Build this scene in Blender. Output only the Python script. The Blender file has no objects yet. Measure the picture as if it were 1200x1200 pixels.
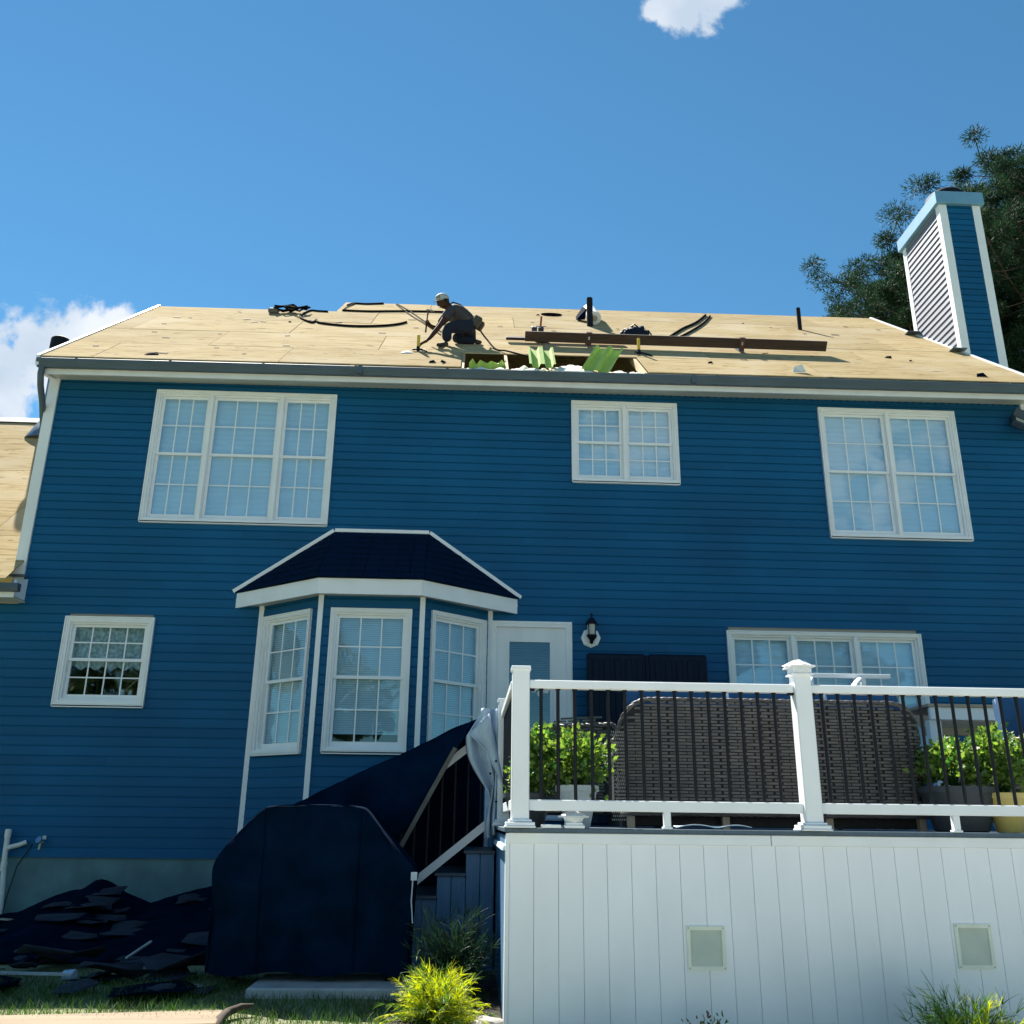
import bpy, bmesh, math, random
import numpy as np
from mathutils import Vector, Matrix, noise as mnoise

random.seed(7); rng = np.random.default_rng(7)
sc = bpy.context.scene
COL = sc.collection
R = math.radians

# ------------------------------------------------------------------ camera
EYE = Vector((0, -11.6, 1.15))
def cam_basis(p, yaw, roll):
    f = Vector((math.sin(yaw)*math.cos(p), math.cos(yaw)*math.cos(p), math.sin(p)))
    r = Vector((math.cos(yaw), -math.sin(yaw), 0)); u = r.cross(f)
    return (math.cos(roll)*r + math.sin(roll)*u, -math.sin(roll)*r + math.cos(roll)*u, f)
cr, cu, cf = cam_basis(R(18.54), R(2.49), R(.658))
cam = bpy.data.cameras.new("camera"); cam.lens = 32.4; cam.sensor_width = 36
cam.clip_start = .1; cam.clip_end = 2000
co = bpy.data.objects.new("camera", cam); COL.objects.link(co); sc.camera = co
co.matrix_world = Matrix(((cr.x, cu.x, -cf.x, EYE.x), (cr.y, cu.y, -cf.y, EYE.y), (cr.z, cu.z, -cf.z, EYE.z), (0, 0, 0, 1)))
sc.render.resolution_x = sc.render.resolution_y = 1024

# ------------------------------------------------------------------ light
SUN = Vector((-.50, 1.0, 1.55)).normalized()
EL, AZ = math.asin(SUN.z), math.atan2(SUN.x, SUN.y)
sl = bpy.data.lights.new("sun", 'SUN'); sl.energy = 5.0; sl.angle = R(.5); sl.color = (1, .94, .84)
so = bpy.data.objects.new("sun", sl); COL.objects.link(so)
so.rotation_euler = SUN.to_track_quat('Z', 'Y').to_euler(); so.location = SUN*60
sc.view_settings.view_transform = 'Standard'; sc.view_settings.look = 'None'
sc.view_settings.gamma = 1; sc.view_settings.use_curve_mapping = False
sc.view_settings.exposure = 1.58

world = bpy.data.worlds.new("World"); sc.world = world; world.use_nodes = True
def build_sky():
    nt = world.node_tree; N = nt.nodes; L = nt.links
    bg = N["Background"]; bg.inputs[1].default_value = .051
    sky = N.new("ShaderNodeTexSky"); sky.sky_type = 'NISHITA'; sky.sun_disc = False
    sky.sun_elevation = EL; sky.sun_rotation = AZ
    sky.altitude = 0; sky.air_density = 1.0; sky.dust_density = 0; sky.ozone_density = 4
    tc = N.new("ShaderNodeTexCoord")
    # fair-weather clouds: a few ragged puffs scattered round the whole sky
    centres = [((-.454, .800, .391), .056), ((-.412, .812, .413), .056), ((-.367, .815, .449), .042), ((.178, .661, .729), .036), ((.214, .652, .728), .032), ((.155, .668, .728), .017), ((.85, -.35, .40), .16), ((.3, -.85, .42), .2),
               ((-.7, -.6, .38), .18), ((-.93, .15, .33), .12), ((.9, .35, .25), .10), ((-.1, -.6, .79), .16)]
    mask = None
    for c, w in centres:
        c = Vector(c).normalized()
        d = N.new("ShaderNodeVectorMath"); d.operation = 'DISTANCE'; d.inputs[1].default_value = c
        L.new(tc.outputs["Generated"], d.inputs[0])
        m = N.new("ShaderNodeMapRange"); m.interpolation_type = 'LINEAR'
        m.inputs[1].default_value = 0; m.inputs[2].default_value = w*1.55
        m.inputs[3].default_value = 1; m.inputs[4].default_value = 0
        L.new(d.outputs["Value"], m.inputs[0])
        if mask is None: mask = m.outputs[0]
        else:
            x = N.new("ShaderNodeMath"); x.operation = 'MAXIMUM'
            L.new(mask, x.inputs[0]); L.new(m.outputs[0], x.inputs[1]); mask = x.outputs[0]
    n = N.new("ShaderNodeTexNoise"); n.inputs["Scale"].default_value = 22; n.inputs["Detail"].default_value = 9
    n.inputs["Roughness"].default_value = .58; n.inputs["Distortion"].default_value = .25
    L.new(tc.outputs["Generated"], n.inputs["Vector"])
    a = N.new("ShaderNodeMath"); a.operation = 'MULTIPLY_ADD'; a.inputs[1].default_value = 1.5; a.inputs[2].default_value = -.75
    L.new(n.outputs[0], a.inputs[0])
    s = N.new("ShaderNodeMath"); s.operation = 'ADD'; L.new(mask, s.inputs[0]); L.new(a.outputs[0], s.inputs[1])
    gate = N.new("ShaderNodeMath"); gate.operation = 'MULTIPLY'
    pm = N.new("ShaderNodeMapRange"); pm.inputs[1].default_value = 0; pm.inputs[2].default_value = .25
    L.new(mask, pm.inputs[0])
    fm = N.new("ShaderNodeMapRange"); fm.interpolation_type = 'SMOOTHSTEP'
    fm.inputs[1].default_value = .36; fm.inputs[2].default_value = .62; fm.inputs[4].default_value = .95
    L.new(s.outputs[0], fm.inputs[0]); L.new(fm.outputs[0], gate.inputs[0]); L.new(pm.outputs[0], gate.inputs[1])
    n2 = N.new("ShaderNodeTexNoise"); n2.inputs["Scale"].default_value = 7; n2.inputs["Detail"].default_value = 6
    L.new(tc.outputs["Generated"], n2.inputs["Vector"])
    cr_ = N.new("ShaderNodeMapRange"); cr_.data_type = 'FLOAT_VECTOR'
    mixc = N.new("ShaderNodeMix"); mixc.data_type = 'RGBA'
    mixc.inputs[6].default_value = (4.0, 4.7, 5.6, 1); mixc.inputs[7].default_value = (6.2, 6.5, 6.9, 1)
    mr = N.new("ShaderNodeMapRange"); mr.inputs[1].default_value = .38; mr.inputs[2].default_value = .6
    L.new(n2.outputs[0], mr.inputs[0]); L.new(mr.outputs[0], mixc.inputs[0])
    N.remove(cr_)
    hs = N.new("ShaderNodeHueSaturation"); hs.inputs["Saturation"].default_value = 1.0; hs.inputs["Value"].default_value = 1.0
    tn = N.new("ShaderNodeMix"); tn.data_type = 'RGBA'; tn.blend_type = 'MULTIPLY'; tn.inputs[0].default_value = 1
    tn.inputs[7].default_value = (.51, .89, .91, 1); L.new(sky.outputs[0], tn.inputs[6]); L.new(tn.outputs[2], hs.inputs["Color"])
    mx = N.new("ShaderNodeMix"); mx.data_type = 'RGBA'
    L.new(gate.outputs[0], mx.inputs[0]); L.new(hs.outputs[0], mx.inputs[6]); L.new(mixc.outputs[2], mx.inputs[7])
    L.new(mx.outputs[2], bg.inputs[0])
build_sky()

# ------------------------------------------------------------------ materials
def M(name, col, rough=.6, var=.12, scale=6, stretch=(1, 1, 1), bump=0, bscale=60, metal=0, spec=.5, rand=0, dark=None, trans=0):
    m = bpy.data.materials.new(name); m.use_nodes = True
    nt = m.node_tree; N = nt.nodes; L = nt.links; b = N["Principled BSDF"]
    b.inputs["Roughness"].default_value = rough; b.inputs["Metallic"].default_value = metal
    b.inputs["Specular IOR Level"].default_value = spec
    tc = N.new("ShaderNodeTexCoord"); mp = N.new("ShaderNodeMapping"); mp.inputs["Scale"].default_value = stretch
    L.new(tc.outputs["Object"], mp.inputs[0])
    n = N.new("ShaderNodeTexNoise"); n.inputs["Scale"].default_value = scale; n.inputs["Detail"].default_value = 5
    L.new(mp.outputs[0], n.inputs["Vector"])
    mix = N.new("ShaderNodeMix"); mix.data_type = 'RGBA'
    lo = dark if dark else tuple(c*(1-var) for c in col); hi = tuple(min(1, c*(1+var)) for c in col)
    mix.inputs[6].default_value = (*lo, 1); mix.inputs[7].default_value = (*hi, 1)
    mr = N.new("ShaderNodeMapRange"); mr.inputs[1].default_value = .3; mr.inputs[2].default_value = .7
    L.new(n.outputs[0], mr.inputs[0]); L.new(mr.outputs[0], mix.inputs[0])
    out = mix.outputs[2]
    if rand:
        oi = N.new("ShaderNodeObjectInfo"); hv = N.new("ShaderNodeHueSaturation")
        r2 = N.new("ShaderNodeMapRange"); r2.inputs[3].default_value = 1-rand; r2.inputs[4].default_value = 1+rand
        L.new(oi.outputs["Random"], r2.inputs[0]); L.new(r2.outputs[0], hv.inputs["Value"]); L.new(out, hv.inputs["Color"]); out = hv.outputs[0]
    L.new(out, b.inputs["Base Color"])
    if bump:
        n3 = N.new("ShaderNodeTexNoise"); n3.inputs["Scale"].default_value = bscale; n3.inputs["Detail"].default_value = 4
        L.new(mp.outputs[0], n3.inputs["Vector"])
        bp = N.new("ShaderNodeBump"); bp.inputs["Strength"].default_value = bump; bp.inputs["Distance"].default_value = .01
        L.new(n3.outputs[0], bp.inputs["Height"]); L.new(bp.outputs[0], b.inputs["Normal"])
    if trans:
        t = N.new("ShaderNodeBsdfTranslucent"); ms = N.new("ShaderNodeMixShader"); ms.inputs[0].default_value = trans
        g = N.new("ShaderNodeHueSaturation"); g.inputs["Value"].default_value = 1.35; g.inputs["Saturation"].default_value = 1.1
        L.new(out, g.inputs["Color"]); L.new(g.outputs[0], t.inputs[0])
        L.new(b.outputs[0], ms.inputs[1]); L.new(t.outputs[0], ms.inputs[2]); L.new(ms.outputs[0], N["Material Output"].inputs[0])
    return m

SIDING = M("navy_vinyl", (.0022, .086, .208), .6, .18, 1.1, (.5, 1, .6), .12, 40, rand=.07, spec=.22)
PALEVINYL = M("pale_vinyl", (.17, .19, .24), .45, .10, 3, (.4, 1, 6), .12, 40, rand=.06)  # paler siding for the chimney's left face
TRIM = M("white_vinyl", (.77, .80, .83), .4, .04, 4)
TRIM2 = M("white_vinyl_worn", (.73, .76, .79), .45, .08, 3, (1, 1, .3))
SKIRTV = M("skirt_vinyl", (.80, .83, .88), .45, .05, 2.5, (1, 1, .5), rand=.012)
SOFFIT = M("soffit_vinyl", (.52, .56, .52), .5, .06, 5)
GUTTER = M("slate_aluminium", (.060, .095, .125), .6, .15, 6, (.3, 1, 1))
FLASH = M("flashing_metal", (.16, .20, .24), .35, .2, 8, metal=.5)
CONC = M("foundation_concrete", (.10, .19, .21), .9, .22, 3, bump=.3, bscale=25)
SLABM = M("slab_concrete", (.34, .36, .36), .9, .15, 8, bump=.3, bscale=60)
SHINGLE = M("bay_shingle", (.0015, .013, .040), 1, .35, 60, bump=.5, bscale=180, spec=.05)
BLACKMETAL = M("black_metal", (.005, .006, .011), .45, .1, 10, spec=.25)
DARKPIPE = M("dark_pipe", (.010, .012, .018), .7, .2, 10, spec=.15)
BLACKPLASTIC = M("black_plastic", (.0015, .009, .026), .65, .15, 8, spec=.2)
COMPOSITE = M("grey_composite", (.06, .10, .14), .55, .12, 5, (8, .5, .5), .1, 40, rand=.1)
COMPOSITEV = M("grey_composite_skirt", (.08, .19, .34), .55, .14, 5, (8, 8, .5), .1, 40, rand=.12)
FABRIC = M("black_cover_fabric", (.0008, .0085, .026), .95, .35, 4, bump=.3, bscale=9, spec=.02)
FELT = M("black_felt", (.0010, .0055, .017), .95, .4, 4, bump=.3, bscale=20, spec=.02)
FELT2 = M("grey_felt", (.004, .010, .024), .8, .3, 5, bump=.3, bscale=20)
SLATEFELT = M("slate_felt", (.005, .012, .028), .9, .3, 8)
WICKER = M("brown_wicker", (.085, .080, .074), .5, .30, 9, (1, 1, 5), rand=.05, dark=(.038, .037, .040))
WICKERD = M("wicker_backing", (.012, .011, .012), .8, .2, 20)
CUSHION = M("blue_cushion", (.010, .068, .17), .8, .2, 9, bump=.2, bscale=30)
POTW = M("pale_pot", (.46, .52, .56), .5, .1, 6)
POTY = M("yellow_pot", (.62, .50, .16), .4, .12, 4, (1, 1, .5))
POTD = M("dark_pot", (.035, .045, .055), .6, .2, 6)
SOIL = M("soil", (.03, .02, .014), .95, .4, 30, bump=.6, bscale=50)
LEAF = M("bright_leaf", (.16, .25, .045), .45, .35, 9, rand=.05, trans=.5)
LEAFD = M("deep_leaf", (.05, .13, .025), .5, .35, 9, trans=.4)
THREAD = M("gold_thread_leaf", (.42, .46, .04), .55, .3, 14, trans=.5)
THREADG = M("green_thread_leaf", (.09, .18, .03), .55, .4, 10, trans=.4)
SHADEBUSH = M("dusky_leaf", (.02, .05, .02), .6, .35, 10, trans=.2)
REDLEAF = M("rusty_leaf", (.16, .06, .03), .6, .3, 20)
GRASSM = M("grass_blade", (.055, .115, .022), .55, .4, 3, trans=.3)
LAWN = M("lawn_soil", (.16, .17, .085), .95, .35, 3, bump=.5, bscale=30)
MULCH = M("mulch", (.025, .018, .014), .95, .5, 40, bump=.8, bscale=60)
PINE = M("pine_needles", (.022, .050, .026), .7, .5, 2.2, trans=.2, spec=.12)
TREELEAF = M("tree_leaf", (.05, .10, .03), .55, .4, 2, trans=.25)
BARK = M("bark", (.06, .045, .035), .95, .35, 6, (1, 1, .2), .6, 20)
STONE = M("stone", (.28, .27, .25), .9, .2, 10, bump=.5, bscale=20)
ROPE = M("rope", (.05, .045, .04), .9, .3, 30, spec=.05)
HOSE = M("black_hose", (.010, .007, .007), .9, .3, 20, spec=.04)
STEEL = M("steel", (.30, .32, .34), .35, .15, 20, metal=.8)
WHITEFOIL = M("white_wrap", (.66, .68, .70), .45, .1, 8)
INSUL = M("white_insulation", (.74, .73, .68), .95, .12, 20, bump=.8, bscale=40)
FOAM = M("green_foam", (.36, .52, .10), .6, .08, 10)
YELLOW = M("yellow_tape", (.55, .38, .03), .5, .15, 20)
REDM = M("red_paint", (.28, .03, .02), .5, .15, 20)
TAN = M("tan_board", (.36, .29, .22), .6, .12, 8, (.3, 1, 1))
SKIN = M("brown_skin", (.050, .026, .019), .75, .12, 20, spec=.15)
SHIRT = M("grey_shirt", (.036, .034, .042), .85, .2, 12, bump=.3, bscale=30)
JEANS = M("navy_trousers", (.004, .009, .026), .95, .25, 12, bump=.3, bscale=30)
LEATHER = M("tool_leather", (.05, .042, .03), .7, .3, 20)
CAPM = M("white_cap", (.36, .38, .36), .75, .1, 20)
CAPG = M("green_print", (.04, .16, .08), .7)
CAPR = M("orange_print", (.45, .13, .03), .7)
HAIR = M("black_hair", (.008, .007, .007), .6)
BOOT = M("boot", (.025, .022, .022), .7)
INTERIOR = M("interior_paint", (.35, .33, .30), .9, .05)
BLINDM = M("white_blind", (.66, .74, .81), .7, .05, 3)
BLINDG = M("grey_blind", (.70, .76, .78), .6, .08, 3)
LACE = M("lace_valance", (.42, .46, .46), .8, .45, 22, bump=.3, bscale=40)
CLOTH = M("pale_grey_cloth", (.40, .50, .60), .75, .18, 6, bump=.2, bscale=15)
LAMPG = M("lamp_glass", (.42, .42, .40), .15, .2, 30)
WOODB = M("weathered_board", (.17, .125, .075), .8, .25, 5, (.25, 3, 3), .3, 30)
BEAMW = M("dark_beam", (.040, .022, .016), .8, .4, 5, (.4, 5, 5), .4, 30)
RAFTER = M("pine_rafter", (.50, .36, .20), .8, .15, 6, (5, 5, .6))
PAPER = M("white_paper", (.7, .7, .68), .8, .05)
BLUECAN = M("blue_white_can", (.30, .40, .55), .5, .3, 20)
CREAM = M("cream_pvc", (.66, .68, .66), .4, .06, 8)
VENTM = M("vent_plastic", (.72, .76, .66), .5, .05, 8)
DARKHOLE = M("dark_void", (.002, .002, .003), 1, spec=0)

def plywood(name):
    m = bpy.data.materials.new(name); m.use_nodes = True
    nt = m.node_tree; N = nt.nodes; L = nt.links; b = N["Principled BSDF"]; b.inputs["Roughness"].default_value = 1; b.inputs["Specular IOR Level"].default_value = .04
    tc = N.new("ShaderNodeTexCoord"); oi = N.new("ShaderNodeObjectInfo")
    off = N.new("ShaderNodeVectorMath"); off.operation = 'MULTIPLY_ADD'
    L.new(oi.outputs["Random"], off.inputs[0]); off.inputs[1].default_value = (31, 17, 9); L.new(tc.outputs["Object"], off.inputs[2])
    def noise(scale, st, det=5):
        mp = N.new("ShaderNodeMapping"); mp.inputs["Scale"].default_value = st; L.new(off.outputs[0], mp.inputs[0])
        n = N.new("ShaderNodeTexNoise"); n.inputs["Scale"].default_value = scale; n.inputs["Detail"].default_value = det
        L.new(mp.outputs[0], n.inputs["Vector"]); return n.outputs[0]
    def ramp(f, a, c):
        r = N.new("ShaderNodeMapRange"); r.inputs[1].default_value = a; r.inputs[2].default_value = c; L.new(f, r.inputs[0]); return r.outputs[0]
    def mix(f, a, c):
        x = N.new("ShaderNodeMix"); x.data_type = 'RGBA'; L.new(f, x.inputs[0])
        for k, v in ((6, a), (7, c)):
            if isinstance(v, tuple): x.inputs[k].default_value = (*v, 1)
            else: L.new(v, x.inputs[k])
        return x.outputs[2]
    grain = mix(ramp(noise(3, (.3, 2.2, 2.2)), .35, .68), (.40, .31, .165), (.46, .365, .21))
    fine = mix(ramp(noise(7, (.35, 3.6, 3.6)), .50, .68), grain, (.29, .20, .09))
    knots = mix(ramp(noise(4.4, (.9, 3.2, 3.2), 3), .655, .71), fine, (.16, .10, .045))
    patch = mix(ramp(noise(1.1, (.6, 1, 1), 2), .52, .75), knots, (.47, .39, .26))
    scuff = mix(ramp(noise(11, (.30, 2.6, 2.6), 3), .67, .72), patch, (.07, .045, .03))
    hv = N.new("ShaderNodeHueSaturation"); r = N.new("ShaderNodeMapRange"); r.inputs[3].default_value = .90; r.inputs[4].default_value = 1.08
    L.new(oi.outputs["Random"], r.inputs[0]); L.new(r.outputs[0], hv.inputs["Value"]); L.new(scuff, hv.inputs["Color"])
    L.new(hv.outputs[0], b.inputs["Base Color"])
    return m
PLY = plywood("roof_plywood")

def glass(name, wave=.5, ior=1.75, seed=0):
    m = bpy.data.materials.new(name); m.use_nodes = True
    nt = m.node_tree; N = nt.nodes; L = nt.links; N.remove(N["Principled BSDF"])
    t = N.new("ShaderNodeBsdfTransparent"); t.inputs[0].default_value = (.86, .95, 1.0, 1)
    g = N.new("ShaderNodeBsdfGlossy"); g.inputs["Roughness"].default_value = .01
    tc = N.new("ShaderNodeTexCoord"); n = N.new("ShaderNodeTexNoise"); n.inputs["Scale"].default_value = 2.2; n.inputs["Detail"].default_value = 2
    L.new(tc.outputs["Object"], n.inputs["Vector"])
    bp = N.new("ShaderNodeBump"); bp.inputs["Strength"].default_value = wave*.1; bp.inputs["Distance"].default_value = .05
    L.new(n.outputs[0], bp.inputs["Height"]); L.new(bp.outputs[0], g.inputs["Normal"])
    lw = N.new("ShaderNodeLayerWeight"); p5 = N.new("ShaderNodeMath"); p5.operation = 'POWER'; p5.inputs[1].default_value = 5     # Schlick, same from both sides
    f = N.new("ShaderNodeMath"); f.operation = 'MULTIPLY_ADD'; f0 = ((ior-1)/(ior+1))**2; f.inputs[1].default_value = 1-f0; f.inputs[2].default_value = f0
    L.new(lw.outputs["Facing"], p5.inputs[0]); L.new(p5.outputs[0], f.inputs[0])
    ms = N.new("ShaderNodeMixShader"); L.new(f.outputs[0], ms.inputs[0]); L.new(t.outputs[0], ms.inputs[1]); L.new(g.outputs[0], ms.inputs[2])
    L.new(ms.outputs[0], N["Material Output"].inputs[0]); return m
GLASS = glass("window_glass")

# ------------------------------------------------------------------ mesh helpers
class MB:
    def __init__(s): s.v = []; s.f = []; s.m = []; s.mi = 0
    def add(s, vs, fs):
        o = len(s.v); s.v += [tuple(v) for v in vs]; s.f += [tuple(o+i for i in f) for f in fs]; s.m += [s.mi]*len(fs); return s
    def box(s, x0, x1, y0, y1, z0, z1, T=None):
        vs = [Vector((x, y, z)) for z in (z0, z1) for y in (y0, y1) for x in (x0, x1)]
        if T is not None: vs = [T @ v for v in vs]
        return s.add(vs, [(0, 2, 3, 1), (4, 5, 7, 6), (0, 1, 5, 4), (2, 6, 7, 3), (0, 4, 6, 2), (1, 3, 7, 5)])
    def bevbox(s, x0, x1, y0, y1, z0, z1, b=.01, T=None):
        # a box whose twelve edges are chamfered
        vs = []; idx = {}
        X, Y, Z = (x0, x1), (y0, y1), (z0, z1)
        for i in (0, 1):
            for j in (0, 1):
                for k in (0, 1):
                    sx, sy, sz = (1-2*i)*b, (1-2*j)*b, (1-2*k)*b
                    for a, d in enumerate(((0, sy, sz), (sx, 0, sz), (sx, sy, 0))):
                        idx[i, j, k, a] = len(vs); vs.append(Vector((X[i]+d[0], Y[j]+d[1], Z[k]+d[2])))
        fs = []
        for i in (0, 1): fs.append([idx[i, j, k, 0] for j, k in ((0, 0), (0, 1), (1, 1), (1, 0))][::1 if i == 0 else -1])
        for j in (0, 1): fs.append([idx[i, j, k, 1] for i, k in ((0, 0), (1, 0), (1, 1), (0, 1))][::1 if j == 0 else -1])
        for k in (0, 1): fs.append([idx[i, j, k, 2] for i, j in ((0, 0), (0, 1), (1, 1), (1, 0))][::1 if k == 0 else -1])
        for i in (0, 1):
            for j in (0, 1): fs.append([idx[i, j, 0, 0], idx[i, j, 1, 0], idx[i, j, 1, 1], idx[i, j, 0, 1]])
            for k in (0, 1): fs.append([idx[i, 0, k, 0], idx[i, 0, k, 2], idx[i, 1, k, 2], idx[i, 1, k, 0]])
        for j in (0, 1):
            for k in (0, 1): fs.append([idx[0, j, k, 1], idx[0, j, k, 2], idx[1, j, k, 2], idx[1, j, k, 1]])
        for i in (0, 1):
            for j in (0, 1):
                for k in (0, 1): fs.append([idx[i, j, k, 0], idx[i, j, k, 1], idx[i, j, k, 2]])
        if T is not None: vs = [T @ v for v in vs]
        return s.add(vs, fs)
    def prism(s, poly, d0, d1, axis='x', T=None):
        # polygon in the two other axes, swept along axis from d0 to d1
        def P(a, b, d): return Vector({'x': (d, a, b), 'y': (a, d, b), 'z': (a, b, d)}[axis])
        n = len(poly); vs = [P(a, b, d0) for a, b in poly]+[P(a, b, d1) for a, b in poly]
        if T is not None: vs = [T @ v for v in vs]
        return s.add(vs, [tuple(range(n))[::-1], tuple(range(n, 2*n))]+[(i, (i+1) % n, n+(i+1) % n, n+i) for i in range(n)])
    def tube(s, path, r, n=8, caps=True):
        path = [Vector(p) for p in path]; rs = r if isinstance(r, (list, tuple)) else [r]*len(path); vs = []; prev = None
        for i, p in enumerate(path):
            t = (path[min(i+1, len(path)-1)]-path[max(i-1, 0)]).normalized()
            a = prev if prev is not None else (Vector((0, 0, 1)) if abs(t.z) < .9 else Vector((1, 0, 0)))
            a = (a-t*a.dot(t)); a = a.normalized() if a.length > 1e-6 else t.orthogonal().normalized(); prev = a; b = t.cross(a)
            vs += [p+(a*math.cos(2*math.pi*k/n)+b*math.sin(2*math.pi*k/n))*rs[i] for k in range(n)]
        fs = [(i*n+k, i*n+(k+1) % n, (i+1)*n+(k+1) % n, (i+1)*n+k) for i in range(len(path)-1) for k in range(n)]
        if caps: fs += [tuple(range(n))[::-1], tuple((len(path)-1)*n+k for k in range(n))]
        return s.add(vs, fs)
    def lathe(s, prof, c, n=20, axis=None):
        c = Vector(c); Q = (axis.to_track_quat('Z', 'Y').to_matrix() if axis is not None else Matrix.Identity(3))
        vs = [c+Q @ Vector((r*math.cos(2*math.pi*k/n), r*math.sin(2*math.pi*k/n), z)) for r, z in prof for k in range(n)]
        fs = [(i*n+k, i*n+(k+1) % n, (i+1)*n+(k+1) % n, (i+1)*n+k) for i in range(len(prof)-1) for k in range(n)]
        fs += [tuple(range(n))[::-1], tuple((len(prof)-1)*n+k for k in range(n))]
        return s.add(vs, fs)
    def frame(s, x0, x1, z0, z1, w, y0, y1, T=None, wb=None):
        wb = wb or w
        s.box(x0, x0+w, y0, y1, z0, z1, T); s.box(x1-w, x1, y0, y1, z0, z1, T)
        s.box(x0+w, x1-w, y0, y1, z1-w, z1, T); s.box(x0+w, x1-w, y0, y1, z0, z0+wb, T); return s
    def build(s, name, mats, parent=None, smooth=0, at=None):
        org = Vector(at) if at is not None else (Vector(parent.get('base', (0, 0, 0))) if parent is not None else Vector((0, 0, 0)))
        me = bpy.data.meshes.new(name); me.from_pydata([tuple(Vector(v)-org) for v in s.v], [], s.f)
        mats = mats if isinstance(mats, (list, tuple)) else [mats]
        for m in mats: me.materials.append(m)
        if len(mats) > 1: me.polygons.foreach_set('material_index', s.m)
        return finish(name, me, parent, smooth, org)

def finish(name, me, parent=None, smooth=0, org=(0, 0, 0)):
    if smooth:
        me.polygons.foreach_set('use_smooth', [True]*len(me.polygons)); me.set_sharp_from_angle(angle=R(smooth))
    o = bpy.data.objects.new(name, me); COL.objects.link(o)
    if parent is not None: o.parent = parent; o['base'] = list(org)
    else: o.location = org
    return o

def np_mesh(name, V, F, mats, parent=None, smooth=0, at=(0, 0, 0), mi=None):
    V = np.asarray(V, np.float32).reshape(-1, 3)-np.asarray(at, np.float32); F = np.asarray(F, np.int32)
    me = bpy.data.meshes.new(name); k = F.shape[1]
    me.vertices.add(len(V)); me.vertices.foreach_set('co', V.ravel())
    me.loops.add(F.size); me.loops.foreach_set('vertex_index', F.ravel())
    me.polygons.add(len(F)); me.polygons.foreach_set('loop_start', np.arange(0, F.size, k, dtype=np.int32))
    mats = mats if isinstance(mats, (list, tuple)) else [mats]
    for m in mats: me.materials.append(m)
    if mi is not None: me.polygons.foreach_set('material_index', np.asarray(mi, np.int32))
    me.update(calc_edges=True); me.validate()
    return finish(name, me, parent, smooth, at)

def tag(o, label=None, cat=None, group=None, kind=None):
    if label: o['label'] = label
    if cat: o['category'] = cat
    if group: o['group'] = group
    if kind: o['kind'] = kind
    return o
def thing(name, label, cat, loc, group=None):
    o = bpy.data.objects.new(name, None); COL.objects.link(o); o.location = loc; o['base'] = list(loc); o.empty_display_size = .2
    return tag(o, label, cat, group)

def stuffpart(o): o['kind'] = 'stuff'; return o
def fbm(x, y, z=0, s=1, o=4): return mnoise.fractal(Vector((x*s, y*s, z*s)), 1.0, 2.0, o)

# ------------------------------------------------------------------ ground
def gz(y):
    pts = [(-400, -.9), (-30, -.75), (-11.6, -.5), (-6.2, -.12), (-5.2, -.03), (-4.4, .0), (0, .05), (400, .05)]
    for (a, za), (b, zb) in zip(pts, pts[1:]):
        if a <= y <= b: return za+(zb-za)*(y-a)/(b-a)
    return -.9
def ground():
    xs = [-400, -120, -40, -20]+list(np.arange(-10, 10.1, .5))+[20, 40, 120, 400]
    ys = [-400, -120, -50, -30, -20]+list(np.arange(-14, 1.1, .4))+[10, 30, 120, 400]
    V = [(x, y, gz(y)+(.03*fbm(x, y, 3, .7) if -14 < y < 0 and abs(x) < 11 else 0)) for y in ys for x in xs]; n = len(xs)
    F = [(j*n+i, j*n+i+1, (j+1)*n+i+1, (j+1)*n+i) for j in range(len(ys)-1) for i in range(n-1)]
    tag(np_mesh("ground", V, F, LAWN, smooth=60), kind='structure')
ground()
BOUNCEPAVER = M("bounce_paver", (.47, .46, .43), .85, .15, 4, bump=.3, bscale=40, rand=.10)
def patio():  # unseen paving added behind the camera to bounce sun onto the shaded wall
    t = tag(bpy.data.objects.new('patio', None), kind='structure'); COL.objects.link(t); t['base'] = [0, 0, 0]; r_ = random.Random(2)
    me = None
    for j in range(14):
        for i in range(14):
            x0, y0 = -4.0+i*1.0+(j % 2)*.5, -21.2+j*1.0; b_ = MB()
            z = gz(y0+.5)+.02; s = (gz(y0+1)-gz(y0)); b_.add([(x0+.006, y0+.006, z-s/2), (x0+.994, y0+.006, z-s/2), (x0+.994, y0+.994, z+s/2), (x0+.006, y0+.994, z+s/2)]+[(x0+.006, y0+.006, z-s/2-.05), (x0+.994, y0+.006, z-s/2-.05), (x0+.994, y0+.994, z+s/2-.05), (x0+.006, y0+.994, z+s/2-.05)], [(0, 1, 2, 3), (7, 6, 5, 4), (0, 4, 5, 1), (1, 5, 6, 2), (2, 6, 7, 3), (3, 7, 4, 0)])
            b_.build('paver', BOUNCEPAVER, t)
patio()

# ------------------------------------------------------------------ house
house = thing("house", "two-storey house clad in navy blue siding with its roof stripped to bare plywood", "house", (0, 0, 0))
def ez(x): return .005*(x+5.75)
def rz(x, y): return 6.86+ez(x)+.80*(y+.5)
EXPO, Z0 = .1143, .695

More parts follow.
